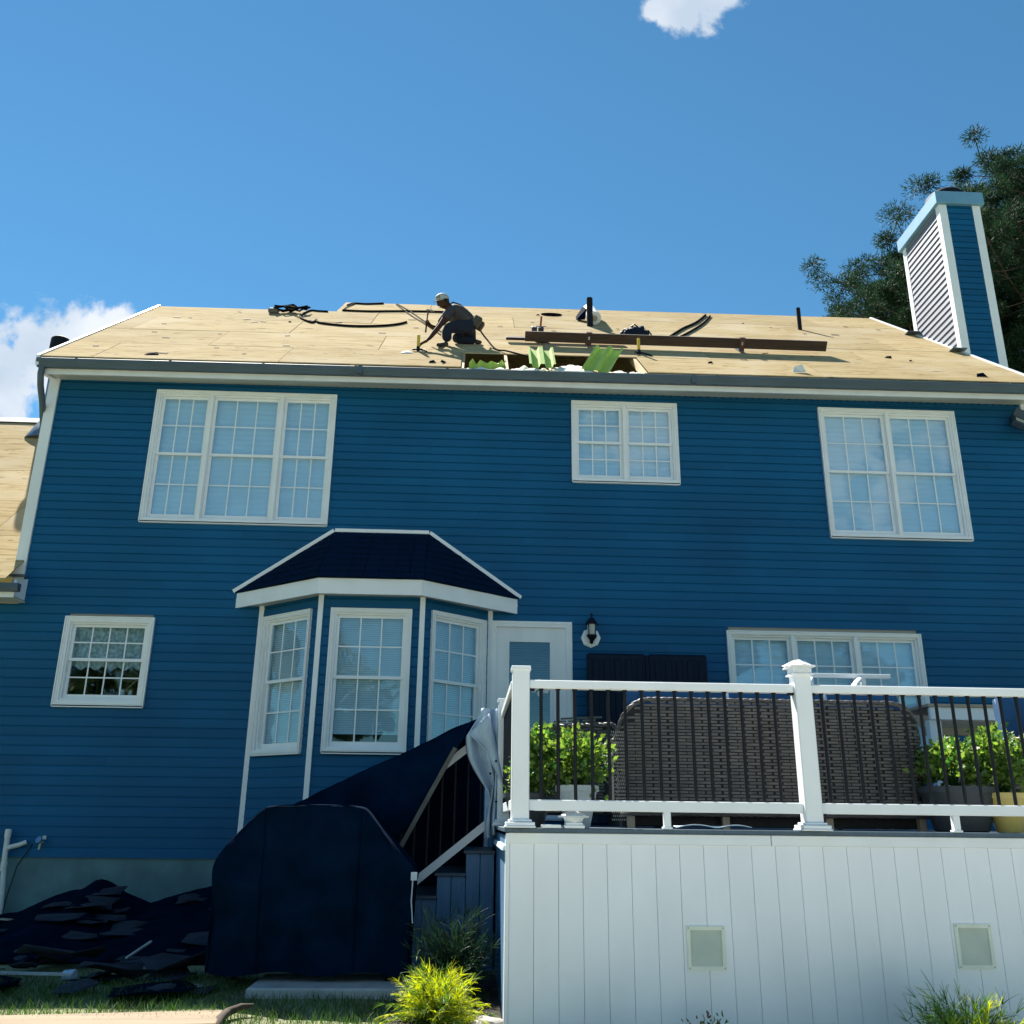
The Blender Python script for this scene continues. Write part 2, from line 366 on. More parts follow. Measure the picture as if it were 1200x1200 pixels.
def plank_prof(z, h, d=.024, back=.0):
    if d > .026: return [(-d, z), (-.006, z+h+.006), (back, z+h+.006), (back, z)]
    # clockwise from the lip: lip, flat face, cove running back under the next course, back, hollow behind the lip
    return [(-d, z), (-d+.001, z+h*.80), (-.007, z+h+.006), (back, z+h+.006), (back, z+.022), (-d+.005, z+.014), (-d+.004, z)]
def siding(x0, x1, z0, z1, holes, parent, T=None, name='plank', e=EXPO, m=None, d=.0205):
    """lapped courses from z0 up, each cut round the openings (x0,x1,z0,z1)"""
    n = int(round((z1-z0)/e+.49))
    for k in range(n):
        a = z0+k*e; b = min(a+e, z1)
        if b-a < .01: continue
        segs = [(x0, x1)]
        for (h0, h1, g0, g1) in holes:
            if a+.02 < g1 and b-.02 > g0:
                ns = []
                for s0, s1 in segs:
                    if h1 <= s0 or h0 >= s1: ns.append((s0, s1)); continue
                    if h0 > s0+.01: ns.append((s0, h0))
                    if h1 < s1-.01: ns.append((h1, s1))
                segs = ns
        if x1-x0 > 5:
            ns = []; j = x0+(k*1.37) % 3.66
            while j < x1:
                ns.append(j); j += 3.66
            cut = []
            for s0, s1 in segs:
                q = [s0]+[j for j in ns if s0+.5 < j < s1-.5]+[s1]; cut += list(zip(q, q[1:]))
            segs = cut
        for i_, (s0, s1) in enumerate(segs):
            MB().prism(plank_prof(a, b-a, d+(.0012 if (i_+k) % 2 and x1-x0 > 5 else 0)), s0, s1, 'x', T).build(name, m or SIDING, parent)

# openings in the main wall (casing outer edges)
WIN = {  # x0, x1, z0, z1
    'three': (-4.335, -1.908, 4.775, 6.655), 'small': (1.305, 2.775, 5.482, 6.678), 'double': (4.765, 6.712, 4.787, 6.687),
    'kitchen': (-5.050, -3.952, 2.412, 3.516), 'patio': (3.275, 5.815, 1.95, 3.503)}
DOOR = (.250, 1.286, 1.16, 3.567)
BA, BB, BC, BD = Vector((-2.635, 0, 0)), Vector((-1.795, -.70, 0)), Vector((-.585, -.70, 0)), Vector((.235, 0, 0))
inset = lambda r: (r[0]+.03, r[1]-.03, r[2]+.03, r[3]-.03)
holes = [inset(w) for w in WIN.values()]+[inset(DOOR), (BA.x+.02, BD.x-.02, .1, 3.70)]
siding(-5.66, 7.70, Z0, 6.78, holes, house)
siding(-9.6, -5.66, Z0, 3.66, [], house)
# top course follows the eave
MB().box(-5.66, 7.70, -.006, .0, 6.775, 6.90).build('frieze_board', SIDING, house)
# shell behind the siding
sh = MB()
def gable(x0, x1, ridge_y, back_y, low=.6):
    zr = rz(0, ridge_y)-.08
    sh.prism([(.02, low), (.02, 6.8), (.02, rz(0, 0)-.12), (ridge_y, zr), (back_y, rz(0, 0)-.2), (back_y, low)], x0, x1, 'x')
gable(-5.70, -5.64, 3.25, 7.0); gable(7.66, 7.72, 4.2, 8.9); gable(-2.62, -2.56, 4.2, 8.9, 6.76)
sh.box(-5.64, 7.66, 7.0, 7.1, .6, 7.0); sh.box(-5.64, 7.66, .02, 7.0, 1.3, 1.34); sh.box(-5.64, 7.66, .02, 7.0, 4.0, 4.2)
sh.box(-5.64, 7.66, .02, 7.0, 6.70, 6.74); sh.box(-5.64, 7.66, 3.0, 3.08, 1.34, 6.7); sh.box(-9.6, -9.5, .02, 8, .6, 3.7)
sh.build('inner_walls', INTERIOR, house)
# thin lining behind the courses keeps daylight out between the openings
ln = MB()
def lining(x0, x1, z0, z1, hs):
    xs = sorted({x0, x1, *[h for q in hs for h in q[:2] if x0 < h < x1]})
    for a, b in zip(xs, xs[1:]):
        m = (a+b)/2; cut = sorted((q[2], q[3]) for q in hs if q[0] < m < q[1]); z = z0
        for c0, c1 in cut:
            if c0 > z: ln.box(a, b, .003, .018, z, min(c0, z1))
            z = max(z, c1)
        if z < z1: ln.box(a, b, .003, .018, z, z1)
lining(-5.7, 7.7, .70, 6.95, holes); lining(-9.6, -5.7, .70, 3.66, [])
ln.build('sheathing', INTERIOR, house)
MB().box(-9.6, 7.70, .004, .3, -.3, .70).build('foundation', CONC, house)

# corner boards
cb = MB(); cb.box(-5.79, -5.66, -.042, .10, 3.735, 6.80); cb.box(-5.668, -5.652, -.048, .0, 3.735, 6.80); cb.build('corner_board', TRIM2, house)
MB().box(7.70, 7.76, -.042, .08, .70, 6.86).build('corner_board', TRIM2, house)

# windows ---------------------------------------------------------------
def window(T, x0, x1, z0, z1, units, cols=3, rows=2, blind='shade', rail=None, casing=.072, glassm=None):
    """double-hung units side by side in one casing; local x along the wall, y outward is negative"""
    w = MB()
    w.frame(x0, x1, z0, z1, casing-.02, -.044, .05, T, wb=casing-.02)
    w.frame(x0, x1, z0, z1, .014, -.058, -.040, T); w.frame(x0+.030, x1-.030, z0+.030, z1-.030, .012, -.052, -.040, T)
    w.box(x0+.01, x1-.01, -.058, -.0, z0-.012, z0+.028, T)          # sill nose
    tot = sum(units); xa, xb = x0+casing-.02, x1-casing+.02; mull = .024
    W = (xb-xa-mull*(len(units)-1)); pos = []; x = xa
    for i, u in enumerate(units):
        ww = W*u/tot; pos.append((x, x+ww)); x += ww
        if i < len(units)-1:
            w.box(x, x+mull, -.030, .05, z0+casing-.02, z1-casing+.02, T); w.box(x-.012, x+mull+.012, -.038, -.028, z0+casing-.02, z1-casing+.02, T); x += mull
    za, zb = z0+casing-.02, z1-casing+.02
    root = w.build('window', TRIM, house)
    zm = rail or (za+zb)/2
    for (a, b) in pos:
        MB().frame(a, b, za, zb, .022, -.018, .085, T).build('jamb', TRIM, root)
        for up in (1, 0):
            s0, s1 = (zm-.022, zb-.02) if up else (za+.02, zm+.022)
            y = .014 if up else .040; fw = .036
            MB().frame(a+.02, b-.02, s0, s1, fw, y, y+.028, T, wb=.036 if up else .06).build('sash', TRIM, root)
            gx0, gx1, gz0, gz1 = a+.02+fw, b-.02-fw, s0+(fw if up else .06), s1-fw
            MB().box(gx0-.004, gx1+.004, y+.008, y+.011, gz0-.004, gz1+.004, T).build('pane', glassm or GLASS, root)
            g = MB()
            for c in range(1, cols):
                xx = gx0+(gx1-gx0)*c/cols; g.box(xx-.008, xx+.008, y+.001, y+.0068, gz0, gz1, T)
            for r_ in range(1, rows):
                zz = gz0+(gz1-gz0)*r_/rows
                for c in range(cols):
                    q0 = gx0+(gx1-gx0)*c/cols+(.008 if c else 0); q1 = gx0+(gx1-gx0)*(c+1)/cols-(.008 if c < cols-1 else 0)
                    g.box(q0, q1, y+.0015, y+.0065, zz-.008, zz+.008, T)
            g.build('muntin', TRIM, root)
        if blind == 'shade':
            n = int((b-a-.05)/.045); p = MB(); zs = (za+.02, zb-.02); nn = int((zb-za)/.038)
            vs = []; 
            for k in range(nn+1): vs += [T @ Vector((a+.022, .076+(.006 if k % 2 else 0), zs[0]+(zs[1]-zs[0])*k/nn)), T @ Vector((b-.022, .076+(.006 if k % 2 else 0), zs[0]+(zs[1]-zs[0])*k/nn))]
            p.add(vs, [(2*k, 2*k+1, 2*k+3, 2*k+2) for k in range(nn)]); p.build('pleated_shade', BLINDM, root)
        elif blind in ('slats', 'slats_up'):
            p = MB(); zl = za+(.02 if blind == 'slats' else .16); k = 0; z = zb-.04
            while z > zl:
                p.add([T @ Vector(v) for v in ((a+.024, .076, z-.012), (b-.024, .076, z-.012), (b-.024, .088, z+.013), (a+.024, .088, z+.013))], [(0, 1, 2, 3)]); z -= .026
            p.box(a+.028, b-.028, .07, .10, zb-.04, zb-.01, T); p.build('slat_blind', BLINDG, root)
        elif blind == 'valance':
            p = MB(); n = 40; vs = []
            for k in range(n+1):
                xx = a+.022+(b-a-.044)*k/n; yy = .095+.012*math.sin(k*1.35); zz = zm-.10+.02*math.sin(k*.8)
                vs += [T @ Vector((xx, yy, zz)), T @ Vector((xx, yy, zb-.01))]
            p.add(vs, [(2*k, 2*k+2, 2*k+3, 2*k+1) for k in range(n)]); p.build('valance', LACE, root)
            q = MB(); q.lathe([(.03, 0), (.03, .12), (.022, .14)], T @ Vector((b-.30, .22, za+.03)), 10); q.lathe([(.026, 0), (.026, .10), (.012, .13)], T @ Vector((b-.20, .22, za+.03)), 10)
            q.build('sill_bottle', WHITEFOIL, root)
    return root
I4 = Matrix.Identity(4)
window(I4, *WIN['three'], (.66, .90, .66), rail=5.755)
window(I4, *WIN['small'], (1, 1), rail=6.09)
window(I4, *WIN['double'], (1, 1), rail=5.762)
window(I4, *WIN['kitchen'], (1,), 4, 2, 'valance', rail=2.99, casing=.09)
window(I4, *WIN['patio'], (1, 1, 1), 3, 2, 'shade', rail=2.74)

# bay --------------------------------------------------------------------
def wallT(A, B):
    t = (B-A).normalized(); n = Vector((t.y, -t.x, 0))            # outward
    return Matrix(((t.x, -n.x, 0, A.x), (t.y, -n.y, 0, A.y), (0, 0, 1, 0), (0, 0, 0, 1)))
bay = MB()
bayplan = [(BA.x, .0), (BB.x+.02, BB.y+.03), (BC.x-.02, BC.y+.03), (BD.x, .0)]
bay.prism(bayplan, 1.27, 1.30, 'z'); bay = bay.build('bay', INTERIOR, house); MB().prism(bayplan, 3.69, 3.72, 'z').build('head_board', INTERIOR, bay)
TL, TF, TR = wallT(BA, BB), wallT(BB, BC), wallT(BC, BD)
LL, LF, LR = (BB-BA).length, (BC-BB).length, (BD-BC).length
wl, wf, wr = (.085, .965, 1.862, 3.540), (.125, 1.090, 1.862, 3.537), (.118, .985, 1.862, 3.552)
for T, L_, w in ((TL, LL, wl), (TF, LF, wf), (TR, LR, wr)):
    siding(.012, L_-.012, .12, 3.70, [inset(w)], bay, T)
    window(T, *w, (1,), 3, 2, 'slats_up' if T is TF else 'slats', rail=2.73)
for p in (BA, BB, BC, BD):
    d = .03
    n = Vector((0, -1, 0)) if p in (BB, BC) else Vector((-.64 if p is BA else .64, -.77, 0))
    c = p+n*.012
    MB().box(c.x-d, c.x+d, c.y-.034, c.y+.02, .10, 3.70).build('corner_trim', TRIM, bay)
FA, FB, FC, FD = Vector((-2.985, -.012, 0)), Vector((-1.815, -.93, 0)), Vector((-.592, -.93, 0)), Vector((.590, -.012, 0))
fz0, fz1 = 3.665, 3.852
for A, B in ((FA, FB), (FB, FC), (FC, FD)):
    T = wallT(A, B); MB().box(0, (B-A).length, -.004, .022, fz0, fz1, T).build('fascia', TRIM, bay)
MB().prism([(FA.x+.03, 0), (FB.x+.015, FB.y+.022), (FC.x-.015, FC.y+.022), (FD.x-.03, 0)], 3.690, 3.705, 'z').build('soffit', SOFFIT, bay)
# roof: seven courses of shingles on each slope
E1, E2 = Vector((-1.803, -.012, 4.70)), Vector((-.580, -.012, 4.70))
RA, RB, RC, RD = (Vector((p.x, p.y, fz1+.005)) for p in (FA+Vector((-.03, 0, 0)), FB+Vector((-.02, -.035, 0)), FC+Vector((.02, -.035, 0)), FD+Vector((.03, 0, 0))))
NC = 8
for q0, q1, p0, p1 in ((RB, RC, E1, E2), (RA, RB, E1, E1), (RC, RD, E2, E2)):
    nrm = (q1-q0).cross((p0+p1)/2-q0).normalized()
    if nrm.z < 0: nrm = -nrm
    for k in range(NC):
        f0, f1 = k/NC, min(1, (k+1.15)/NC)
        a, b = q0.lerp(p0, f0), q1.lerp(p1, f0); c, d = q1.lerp(p1, f1), q0.lerp(p0, f1)
        m = MB(); u = max(2, int((b-a).length/.16)); lift = nrm*.014
        for i in range(u):
            g = .004 if i else 0
            s0, s1 = i/u, (i+1)/u
            j = nrm*(.004*((i*7+k*3) % 3)); dn = (a-d).normalized()*(.006*((i*5+k) % 3))
            V0 = [a.lerp(b, s0)+lift+j+dn, a.lerp(b, s1-g)+lift+j+dn, d.lerp(c, s1-g)+nrm*.003, d.lerp(c, s0)+nrm*.003]
            V1 = [v-nrm*.012 for v in V0]
            m.add(V0+V1, [(0, 1, 2, 3), (4, 7, 6, 5), (0, 4, 5, 1), (1, 5, 6, 2), (2, 6, 7, 3), (3, 7, 4, 0)])
        m.build('shingle_course', SHINGLE, bay)
tr = MB()
for a, b in ((RA, E1), (E1, E2), (E2, RD)):
    t = (b-a).normalized(); n = Vector((0, -1, 0)); u = n.cross(t)
    if u.z < 0: u = -u
    vs = [a+u*.0, b+u*.0, b+u*.045, a+u*.045]; tr.add([v+n*.03 for v in vs]+[v for v in vs], [(0, 1, 2, 3), (4, 7, 6, 5), (0, 4, 5, 1), (1, 5, 6, 2), (2, 6, 7, 3), (3, 7, 4, 0)])
tr.build('flashing_strip', TRIM, bay)

# back door ----------------------------------------------------------------
x0, x1, z0, z1 = DOOR
d = MB(); d.frame(x0, x1, z0, z1, .075, -.045, .05, wb=.03); d.frame(x0+.012, x1-.012, z0+.012, z1-.012, .02, -.054, -.043)
door = d.build('back_door', TRIM, house)
m = MB(); a, b = x0+.075, x1-.075; l0, l1, lz0, lz1 = .490, 1.005, 1.50, 3.305
m.box(a, l0-.03, -.012, .03, z0+.03, z1-.075); m.box(l1+.03, b, -.012, .03, z0+.03, z1-.075); m.box(l0-.03, l1+.03, -.012, .03, z0+.03, lz0-.03); m.box(l0-.03, l1+.03, -.012, .03, lz1+.03, z1-.075)
m.frame(l0-.03, l1+.03, lz0-.03, lz1+.03, .03, -.022, .03); m.build('door_slab', TRIM2, door)
MB().box(l0, l1, -.004, .0, lz0, lz1).build('pane', GLASS, door)
p = MB(); z = lz1-.02
while z > lz0:
    p.add([(l0, .02, z+.012), (l1, .02, z+.012), (l1, .034, z-.012), (l0, .034, z-.012)], [(0, 1, 2, 3)]); z -= .03
p.build('slat_blind', M('dusk_blind', (.05, .10, .16), .5), door)
p = MB()
for cx, cz, r in ((.80, 2.72, .05), (.87, 2.80, .045), (.95, 2.71, .05), (.88, 2.66, .04)):
    p.lathe([(r*.3, -.004), (r, 0), (r, .002)], (cx, -.005, cz), 6, Vector((0, -1, 0)))
p.build('flower_decal', WHITEFOIL, door)
kn = MB(); kn.lathe([(.012, 0), (.012, .04), (.03, .05), (.03, .07), (.015, .08)], (b-.06, -.012, 2.15), 12, Vector((0, -1, 0))); kn.build('door_knob', STEEL, door, 40)

# eaves --------------------------------------------------------------------
def sloped(b_, x0, x1, prof, T=None):
    """profile (y,z) swept along x, rising with the eave"""
    n = len(prof); vs = [(x0, y, z+ez(x0)) for y, z in prof]+[(x1, y, z+ez(x1)) for y, z in prof]
    b_.add(vs, [tuple(range(n))[::-1], tuple(range(n, 2*n))]+[(i, (i+1) % n, n+(i+1) % n, n+i) for i in range(n)])
fa = MB(); sloped(fa, -5.72, 7.80, [(-.352, 6.69), (-.33, 6.69), (-.33, 6.93), (-.352, 6.93)]); fa.build('fascia', TRIM2, house)
so_ = MB(); sloped(so_, -5.66, 7.74, [(-.33, 6.715), (.0, 6.775), (.0, 6.79), (-.33, 6.73)])
sof = so_.build('soffit', SOFFIT, house)
v = MB(); k = -5.6
while k < 7.7:
    v.box(k, k+.02, -.012, -.0008, 6.757+ez(k), 6.775+ez(k)); k += .105
v.build('vent_notch', DARKHOLE, sof)
g = MB(); sloped(g, -5.80, 7.86, [(-.355, 6.87), (-.355, 6.765), (-.43, 6.755), (-.44, 6.79), (-.462, 6.82), (-.470, 6.865), (-.462, 6.872), (-.455, 6.862), (-.445, 6.83), (-.42, 6.785), (-.37, 6.775), (-.365, 6.87)])
gut = g.build('gutter', GUTTER, house)
g = MB()
for k in np.arange(-5.3, 7.8, 1.22): g.box(k, k+.03, -.473, -.35, 6.862+ez(k), 6.870+ez(k))
for k in (-1.6, 2.9): g.box(k, k+.06, -.474, -.43, 6.756+ez(k), 6.873+ez(k))
stuffpart(g.build('gutter_strap', GUTTER, gut))
# downspout at the free corner
d = MB(); d.tube([(-5.735, -.40, 6.78), (-5.74, -.40, 6.66), (-5.75, -.33, 6.53), (-5.79, -.12, 6.38), (-5.83, .05, 6.22), (-5.845, .17, 6.08), (-5.845, .18, 4.5)], .043, 8)
d.build('downspout', GUTTER, house, 50)
# cornice return under the rake at the corner
MB().prism([(-.33, 6.70), (.0, 6.775), (.0, 6.95), (-.33, 6.93)], -5.79, -5.72, 'x').build('cornice_return', TRIM2, house)

# roof ---------------------------------------------------------------------
YE, YL, YR, XL, XM, XR = -.435, 3.32, 4.28, -5.80, -2.60, 7.84
def roof_panel(x0, x1, y0, y1, t=.0, parent=None, seg=1):
    lift = random.uniform(.0, .006)+t; g = .004
    vs = []
    for dz in (lift, lift-.016):
        for x, y in ((x0+g, y0+g), (x1-g, y0+g), (x1-g, y1-g), (x0+g, y1-g)): vs.append((x, y, rz(x, y)+dz))
    return MB().add(vs, [(0, 1, 2, 3), (4, 7, 6, 5), (0, 4, 5, 1), (1, 5, 6, 2), (2, 6, 7, 3), (3, 7, 4, 0)]).build('roof_panel', PLY, parent or house)
SHEET = 1.22/math.sqrt(1+.64); HX0, HX1, HY1 = -.225, 2.32, .40
rows = [YE]; 
while rows[-1] < YR-.2: rows.append(min(rows[-1]+SHEET, YR) if len(rows) > 1 else HY1)
rows[-1] = YR
joint0 = [HX0, HX0-1.22, HX0-.3, HX0-1.6, HX0-.7, HX0-1.1]
for i, (ya, yb) in enumerate(zip(rows, rows[1:])):
    x = joint0[i % 6]
    while x > XL: x -= 2.44
    while x < XR:
        a, b = max(x, XL), min(x+2.44, XR)
        if i == 0 and x >= HX0-.01 and x < HX1-.2:                # the open bay where sheets were lifted
            x = HX1; continue
        if b-a > .05:
            if ya < YL < yb and a < XM:                             # left part of the roof stops at a lower ridge
                if b <= XM: roof_panel(a, b, ya, YL)
                else: roof_panel(a, XM, ya, YL); roof_panel(XM, b, ya, yb)
            elif ya >= YL and a < XM:
                if b > XM: roof_panel(XM, b, ya, yb)
            else: roof_panel(a, b, ya, yb)
        x += 2.44
# back slopes
bk = MB()
def slab_(b_, pts, t=.02):
    n = len(pts); b_.add([Vector(p) for p in pts]+[Vector(p)-Vector((0, 0, t)) for p in pts], [tuple(range(n)), tuple(range(n, 2*n))[::-1]]+[(i, n+i, n+(i+1) % n, (i+1) % n) for i in range(n)])
slab_(bk, [(XL, YL+.004, rz(XL, YL)), (XM, YL+.004, rz(XM, YL)), (XM, 7.2, rz(XM, .0)), (XL, 7.2, rz(XL, .0))])
slab_(bk, [(XM, YR+.004, rz(XM, YR)), (XR, YR+.004, rz(XR, YR)), (XR, 9.1, rz(XR, .0)), (XM, 9.1, rz(XM, .0))])
bk.build('back_slope', PLY, house)
un = MB(); un.add([(x, y, rz(x, y)+dz) for dz in (-.024, -.034) for x, y in ((XL+.1, .46), (XR-.1, .46), (XR-.1, 3.3), (XL+.1, 3.3))], [(0, 1, 2, 3), (4, 7, 6, 5), (0, 4, 5, 1), (1, 5, 6, 2), (2, 6, 7, 3), (3, 7, 4, 0)])
ATTICSHADE = M("attic_shade", (.020, .016, .013), .95, .2)
un.box(-5.6, 7.6, .4, 6.9, 6.75, 6.76); un.build('attic_shade_sheet', ATTICSHADE, house)  # near-black sheets added so the attic behind the open strip reads as shade
# rafters seen through the opening, joists, drip edges
for xx in (HX0+.02, .40, 1.03, 1.66, HX1-.03):
    vs = []
    for x in (xx-.02, xx+.02):
        for y, dz in ((YE+.02, -.02), (1.2, -.02), (1.2, -.18), (YE+.02, -.14)): vs.append((x, y, rz(x, y)+dz))
    MB().add(vs, [(0, 1, 2, 3), (7, 6, 5, 4), (0, 4, 5, 1), (1, 5, 6, 2), (2, 6, 7, 3), (3, 7, 4, 0)]).build('rafter', RAFTER, house)
for xs in (XL, XR-.02):
    yt = YL if xs < 0 else YR
    vs = []
    for x in (xs-.012, xs+.032):
        for y, dz in ((YE-.02, .022), (yt+.02, .022), (yt+.02, -.13), (YE-.02, -.13)): vs.append((x, y, rz(x, y)+dz))
    MB().add(vs, [(0, 3, 2, 1), (4, 5, 6, 7), (0, 1, 5, 4), (1, 2, 6, 5), (2, 3, 7, 6), (3, 0, 4, 7)]).build('drip_edge', TRIM, house)
# round vent hole near the ridge, its darkness painted as a flat black disc
hc = Vector((1.36, 3.62, rz(1.36, 3.62))); nr = Vector((-.005, -.8, 1)).normalized()
MB().lathe([(.20, .010), (.20, .0125), (.0, .0125)], hc, 24, nr).build('vent_opening', DARKHOLE, house)

# lower wing at the far corner -------------------------------------------------
WS = .88; wz = lambda y: 3.82+WS*(y+.5)
wing = MB(); wr_ = 4.25
slab_(wing, [(-5.76, wr_, wz(wr_)-.03), (-11, wr_, wz(wr_)-.03), (-11, 9, wz(-.5)), (-5.76, 9, wz(-.5))]); wing = wing.build('wing_roof', PLY, house)
y = -.42
while y < wr_:
    yn = min(y+1.22/math.sqrt(1+WS*WS), wr_); x = -5.68 if y < 0 else -5.76; first = True; st = random.uniform(.6, 2.3)
    while x > -10.5:
        xn = x-(st if first else 2.44); first = False
        vs = [(a, c, wz(c)+dz) for dz in (0, -.016) for a, c in ((xn+.004, y+.004), (x-.004, y+.004), (x-.004, yn-.004), (xn+.004, yn-.004))]
        MB().add(vs, [(0, 1, 2, 3), (4, 7, 6, 5), (0, 4, 5, 1), (1, 5, 6, 2), (2, 6, 7, 3), (3, 7, 4, 0)]).build('roof_panel', PLY, wing); x = xn
    y = yn
MB().prism([(wr_-.16, wz(wr_)-.10), (wr_, wz(wr_)+.05), (wr_+.16, wz(wr_)-.10)], -11, -5.80, 'x').build('ridge_cap', GUTTER, wing)
MB().prism([(-.455, 3.825), (-.37, 3.825), (-.37, 3.73), (-.44, 3.725), (-.46, 3.77)], -11, -5.50, 'x').build('gutter', GUTTER, wing)
MB().box(-11, -5.57, -.372, -.35, 3.665, 3.80).build('fascia', TRIM2, wing)
MB().box(-11, -5.575, -.35, -.043, 3.668, 3.68).build('soffit', SOFFIT, wing)
MB().prism([(-.30, 3.70), (-.02, 3.70), (-.02, 3.98), (-.30, 3.90)], -5.63, -5.60, 'x').build('cornice_return', TRIM2, wing)
fl = MB(); fl.box(-5.88, -5.61, -.10, -.036, 3.995, 4.01); fl.box(-5.84, -5.64, -.07, -.037, 4.012, 4.03); fl.build('step_flashing', FLASH, wing)
# metal flue rising from the wing roof
fb = Vector((-7.60, 3.72, wz(3.72)))
f_ = MB(); f_.lathe([(.095, -.1), (.095, 1.62)], fb, 14); flue = f_.build('flue', FLASH, house, 50)
MB().lathe([(.30, -.16), (.12, .20), (.10, .21)], fb, 14).build('flashing_cone', FLASH, flue, 50)
MB().lathe([(.10, 1.60), (.17, 1.62), (.17, 1.84), (.14, 1.87), (.02, 1.88)], fb, 14).build('flue_cap', DARKPIPE, flue, 50)

# chimney ----------------------------------------------------------------------
cx0, cx1, cy0, cy1, cz1 = 7.86, 8.53, 1.40, 2.72, 11.27
ch = MB(); ch.box(cx0+.02, cx1-.02, cy0+.02, cy1-.02, .0, cz1); chim = ch.build('chimney', SIDING, house)
Tf = Matrix.Translation((0, cy0, 0)); siding(cx0+.06, cx1-.06, 6.2, cz1, [], chim, Tf)
Tl = wallT(Vector((cx0, cy1, 0)), Vector((cx0, cy0, 0))); 
n0 = len(bpy.data.objects); siding(.06, cy1-cy0-.06, 7.4, cz1, [], chim, Tl, m=PALEVINYL, d=.027)
for x, y in ((cx0, cy0), (cx1, cy0), (cx0, cy1)):
    sx = 1 if x == cx0 else -1; sy = 1 if y == cy0 else -1; b_ = MB()
    b_.box(min(x-.026*sx, x+.11*sx), max(x-.026*sx, x+.11*sx), min(y-.026*sy, y), max(y-.026*sy, y), 6.2, cz1)
    b_.box(min(x-.026*sx, x), max(x-.026*sx, x), min(y, y+.09*sy), max(y, y+.09*sy), 6.2, cz1)
    b_.build('corner_trim', TRIM, chim)
MB().bevbox(cx0-.085, cx1+.085, cy0-.085, cy1+.085, cz1, cz1+.24, .008).build('chimney_cap', M("cap_metal", (.13, .30, .46), .5, .08, 4), chim)
MB().lathe([(.26, 0), (.26, .10), (.33, .11), (.33, .20), (.28, .26), (.14, .30), (.03, .31)], (cx0+.36, cy0+.40, cz1+.24), 20).build('flue_cap', DARKPIPE, chim, 50)
b_ = MB()
for yy in (1.36, 2.66): b_.box(7.62, 7.86, yy-.10, yy+.09, rz(7.7, yy)+.02, rz(7.7, yy)+.035)
b_.build('base_flashing', FLASH, chim)

# plumbing vents in the roof (part of the house)
def roofpipe(x, y, r, h, name='vent_pipe'):
    p = MB().lathe([(r, -.1), (r, h), (r*.8, h), (r*.8, h-.05)], (x, y, rz(x, y)), 12).build(name, DARKPIPE, house, 50)
    return p
roofpipe(5.80, 2.88, .038, .44); roofpipe(1.95, 2.62, .055, .56)

# hose bibb, waste pipe
b_ = MB(); b_.tube([(-4.89, .0, .86), (-4.89, -.07, .86), (-4.885, -.10, .83), (-4.885, -.105, .78)], .016, 8)
fau = thing('hose_tap', "small brass garden tap with a blue handle on the blue siding", 'tap', (-4.89, -.02, .86))
b_.build('spout', M("tap_brass", (.40, .36, .24), .4, metal=.5), fau, 50)
MB().lathe([(.04, 0), (.04, .014)], (-4.91, -.085, .885), 10, Vector((-.5, -1, .5))).build('handle', M("tap_blue", (.10, .25, .45), .5), fau, 50)
MB().box(-4.90, -4.86, -.03, -.012, .89, .93).build('wall_plate', CREAM, fau)
pv = thing('waste_pipe', "white plastic pipe with a side branch rising beside the foundation", 'pipe', (-5.25, -.08, .05))
b_ = MB(); b_.tube([(-5.20, -.09, .0), (-5.225, -.09, .35), (-5.262, -.09, .70), (-5.27, -.09, .97)], .030, 10); b_.build('riser', CREAM, pv, 50)
b_ = MB(); b_.tube([(-5.265, -.09, .79), (-5.20, -.09, .81), (-5.12, -.09, .83), (-5.06, -.06, .86)], .027, 10); b_.build('branch', CREAM, pv, 50)
b_ = MB(); b_.lathe([(.036, -.05), (.036, .05)], (-5.255, -.09, .60), 12); b_.lathe([(.036, -.02), (.036, .06), (.03, .07)], (-5.27, -.09, .93), 12); b_.build('coupling', CREAM, pv, 50)
tag(MB().tube([(-5.0, -.03, .84), (-5.12, -.06, .6), (-5.17, -.07, .3), (-5.18, -.1, .05)], .006, 6).build('cable', BLACKMETAL, smooth=50), "thin black cable hanging down the foundation beside the plastic pipe", "cable")

# wall lamp and floodlight
lm = thing('wall_lamp', "black coach lamp on a white octagonal mount beside the back door", 'lamp', (1.525, -.02, 3.37))
MB().lathe([(.125, 0), (.125, .02), (.09, .035)], (1.525, -.018, 3.37), 8, Vector((0, -1, 0))).build('mount', TRIM, lm)
b_ = MB(); b_.tube([(1.525, -.03, 3.33), (1.525, -.10, 3.30), (1.525, -.135, 3.335)], .022, 8); b_.lathe([(.02, -.06), (.065, .0), (.065, .02)], (1.525, -.135, 3.37), 8); b_.build('bracket', BLACKMETAL, lm)
MB().lathe([(.050, 0), (.058, .13)], (1.525, -.135, 3.39), 8).build('lantern_glass', LAMPG, lm)
b_ = MB(); b_.lathe([(.085, 0), (.075, .02), (.03, .085), (.012, .09), (.012, .12), (.02, .13), (.0, .15)], (1.525, -.135, 3.52), 8)
for k in range(4):
    a = math.pi/4+k*math.pi/2; b_.tube([(1.525+.056*math.cos(a), -.135+.056*math.sin(a), 3.39), (1.525+.062*math.cos(a), -.135+.062*math.sin(a), 3.52)], .006, 4)
b_.build('lantern_cap', BLACKMETAL, lm)
fl = thing('floodlight', "dark tilted floodlight on the blue wall just under the eave", 'floodlight', (7.56, -.03, 6.55))
Tq = Matrix.Translation((7.56, -.20, 6.44)) @ Matrix.Rotation(R(24), 4, 'Y') @ Matrix.Rotation(R(-38), 4, 'X')
MB().bevbox(-.15, .15, -.06, .05, -.10, .10, .025, Tq).build('housing', M("flood_blue", (.010, .030, .055), .5), fl)
b_ = MB(); b_.box(-.12, .12, -.066, -.058, -.075, .02, Tq); b_.build('lens', M("flood_lens", (.55, .55, .40), .15), fl)
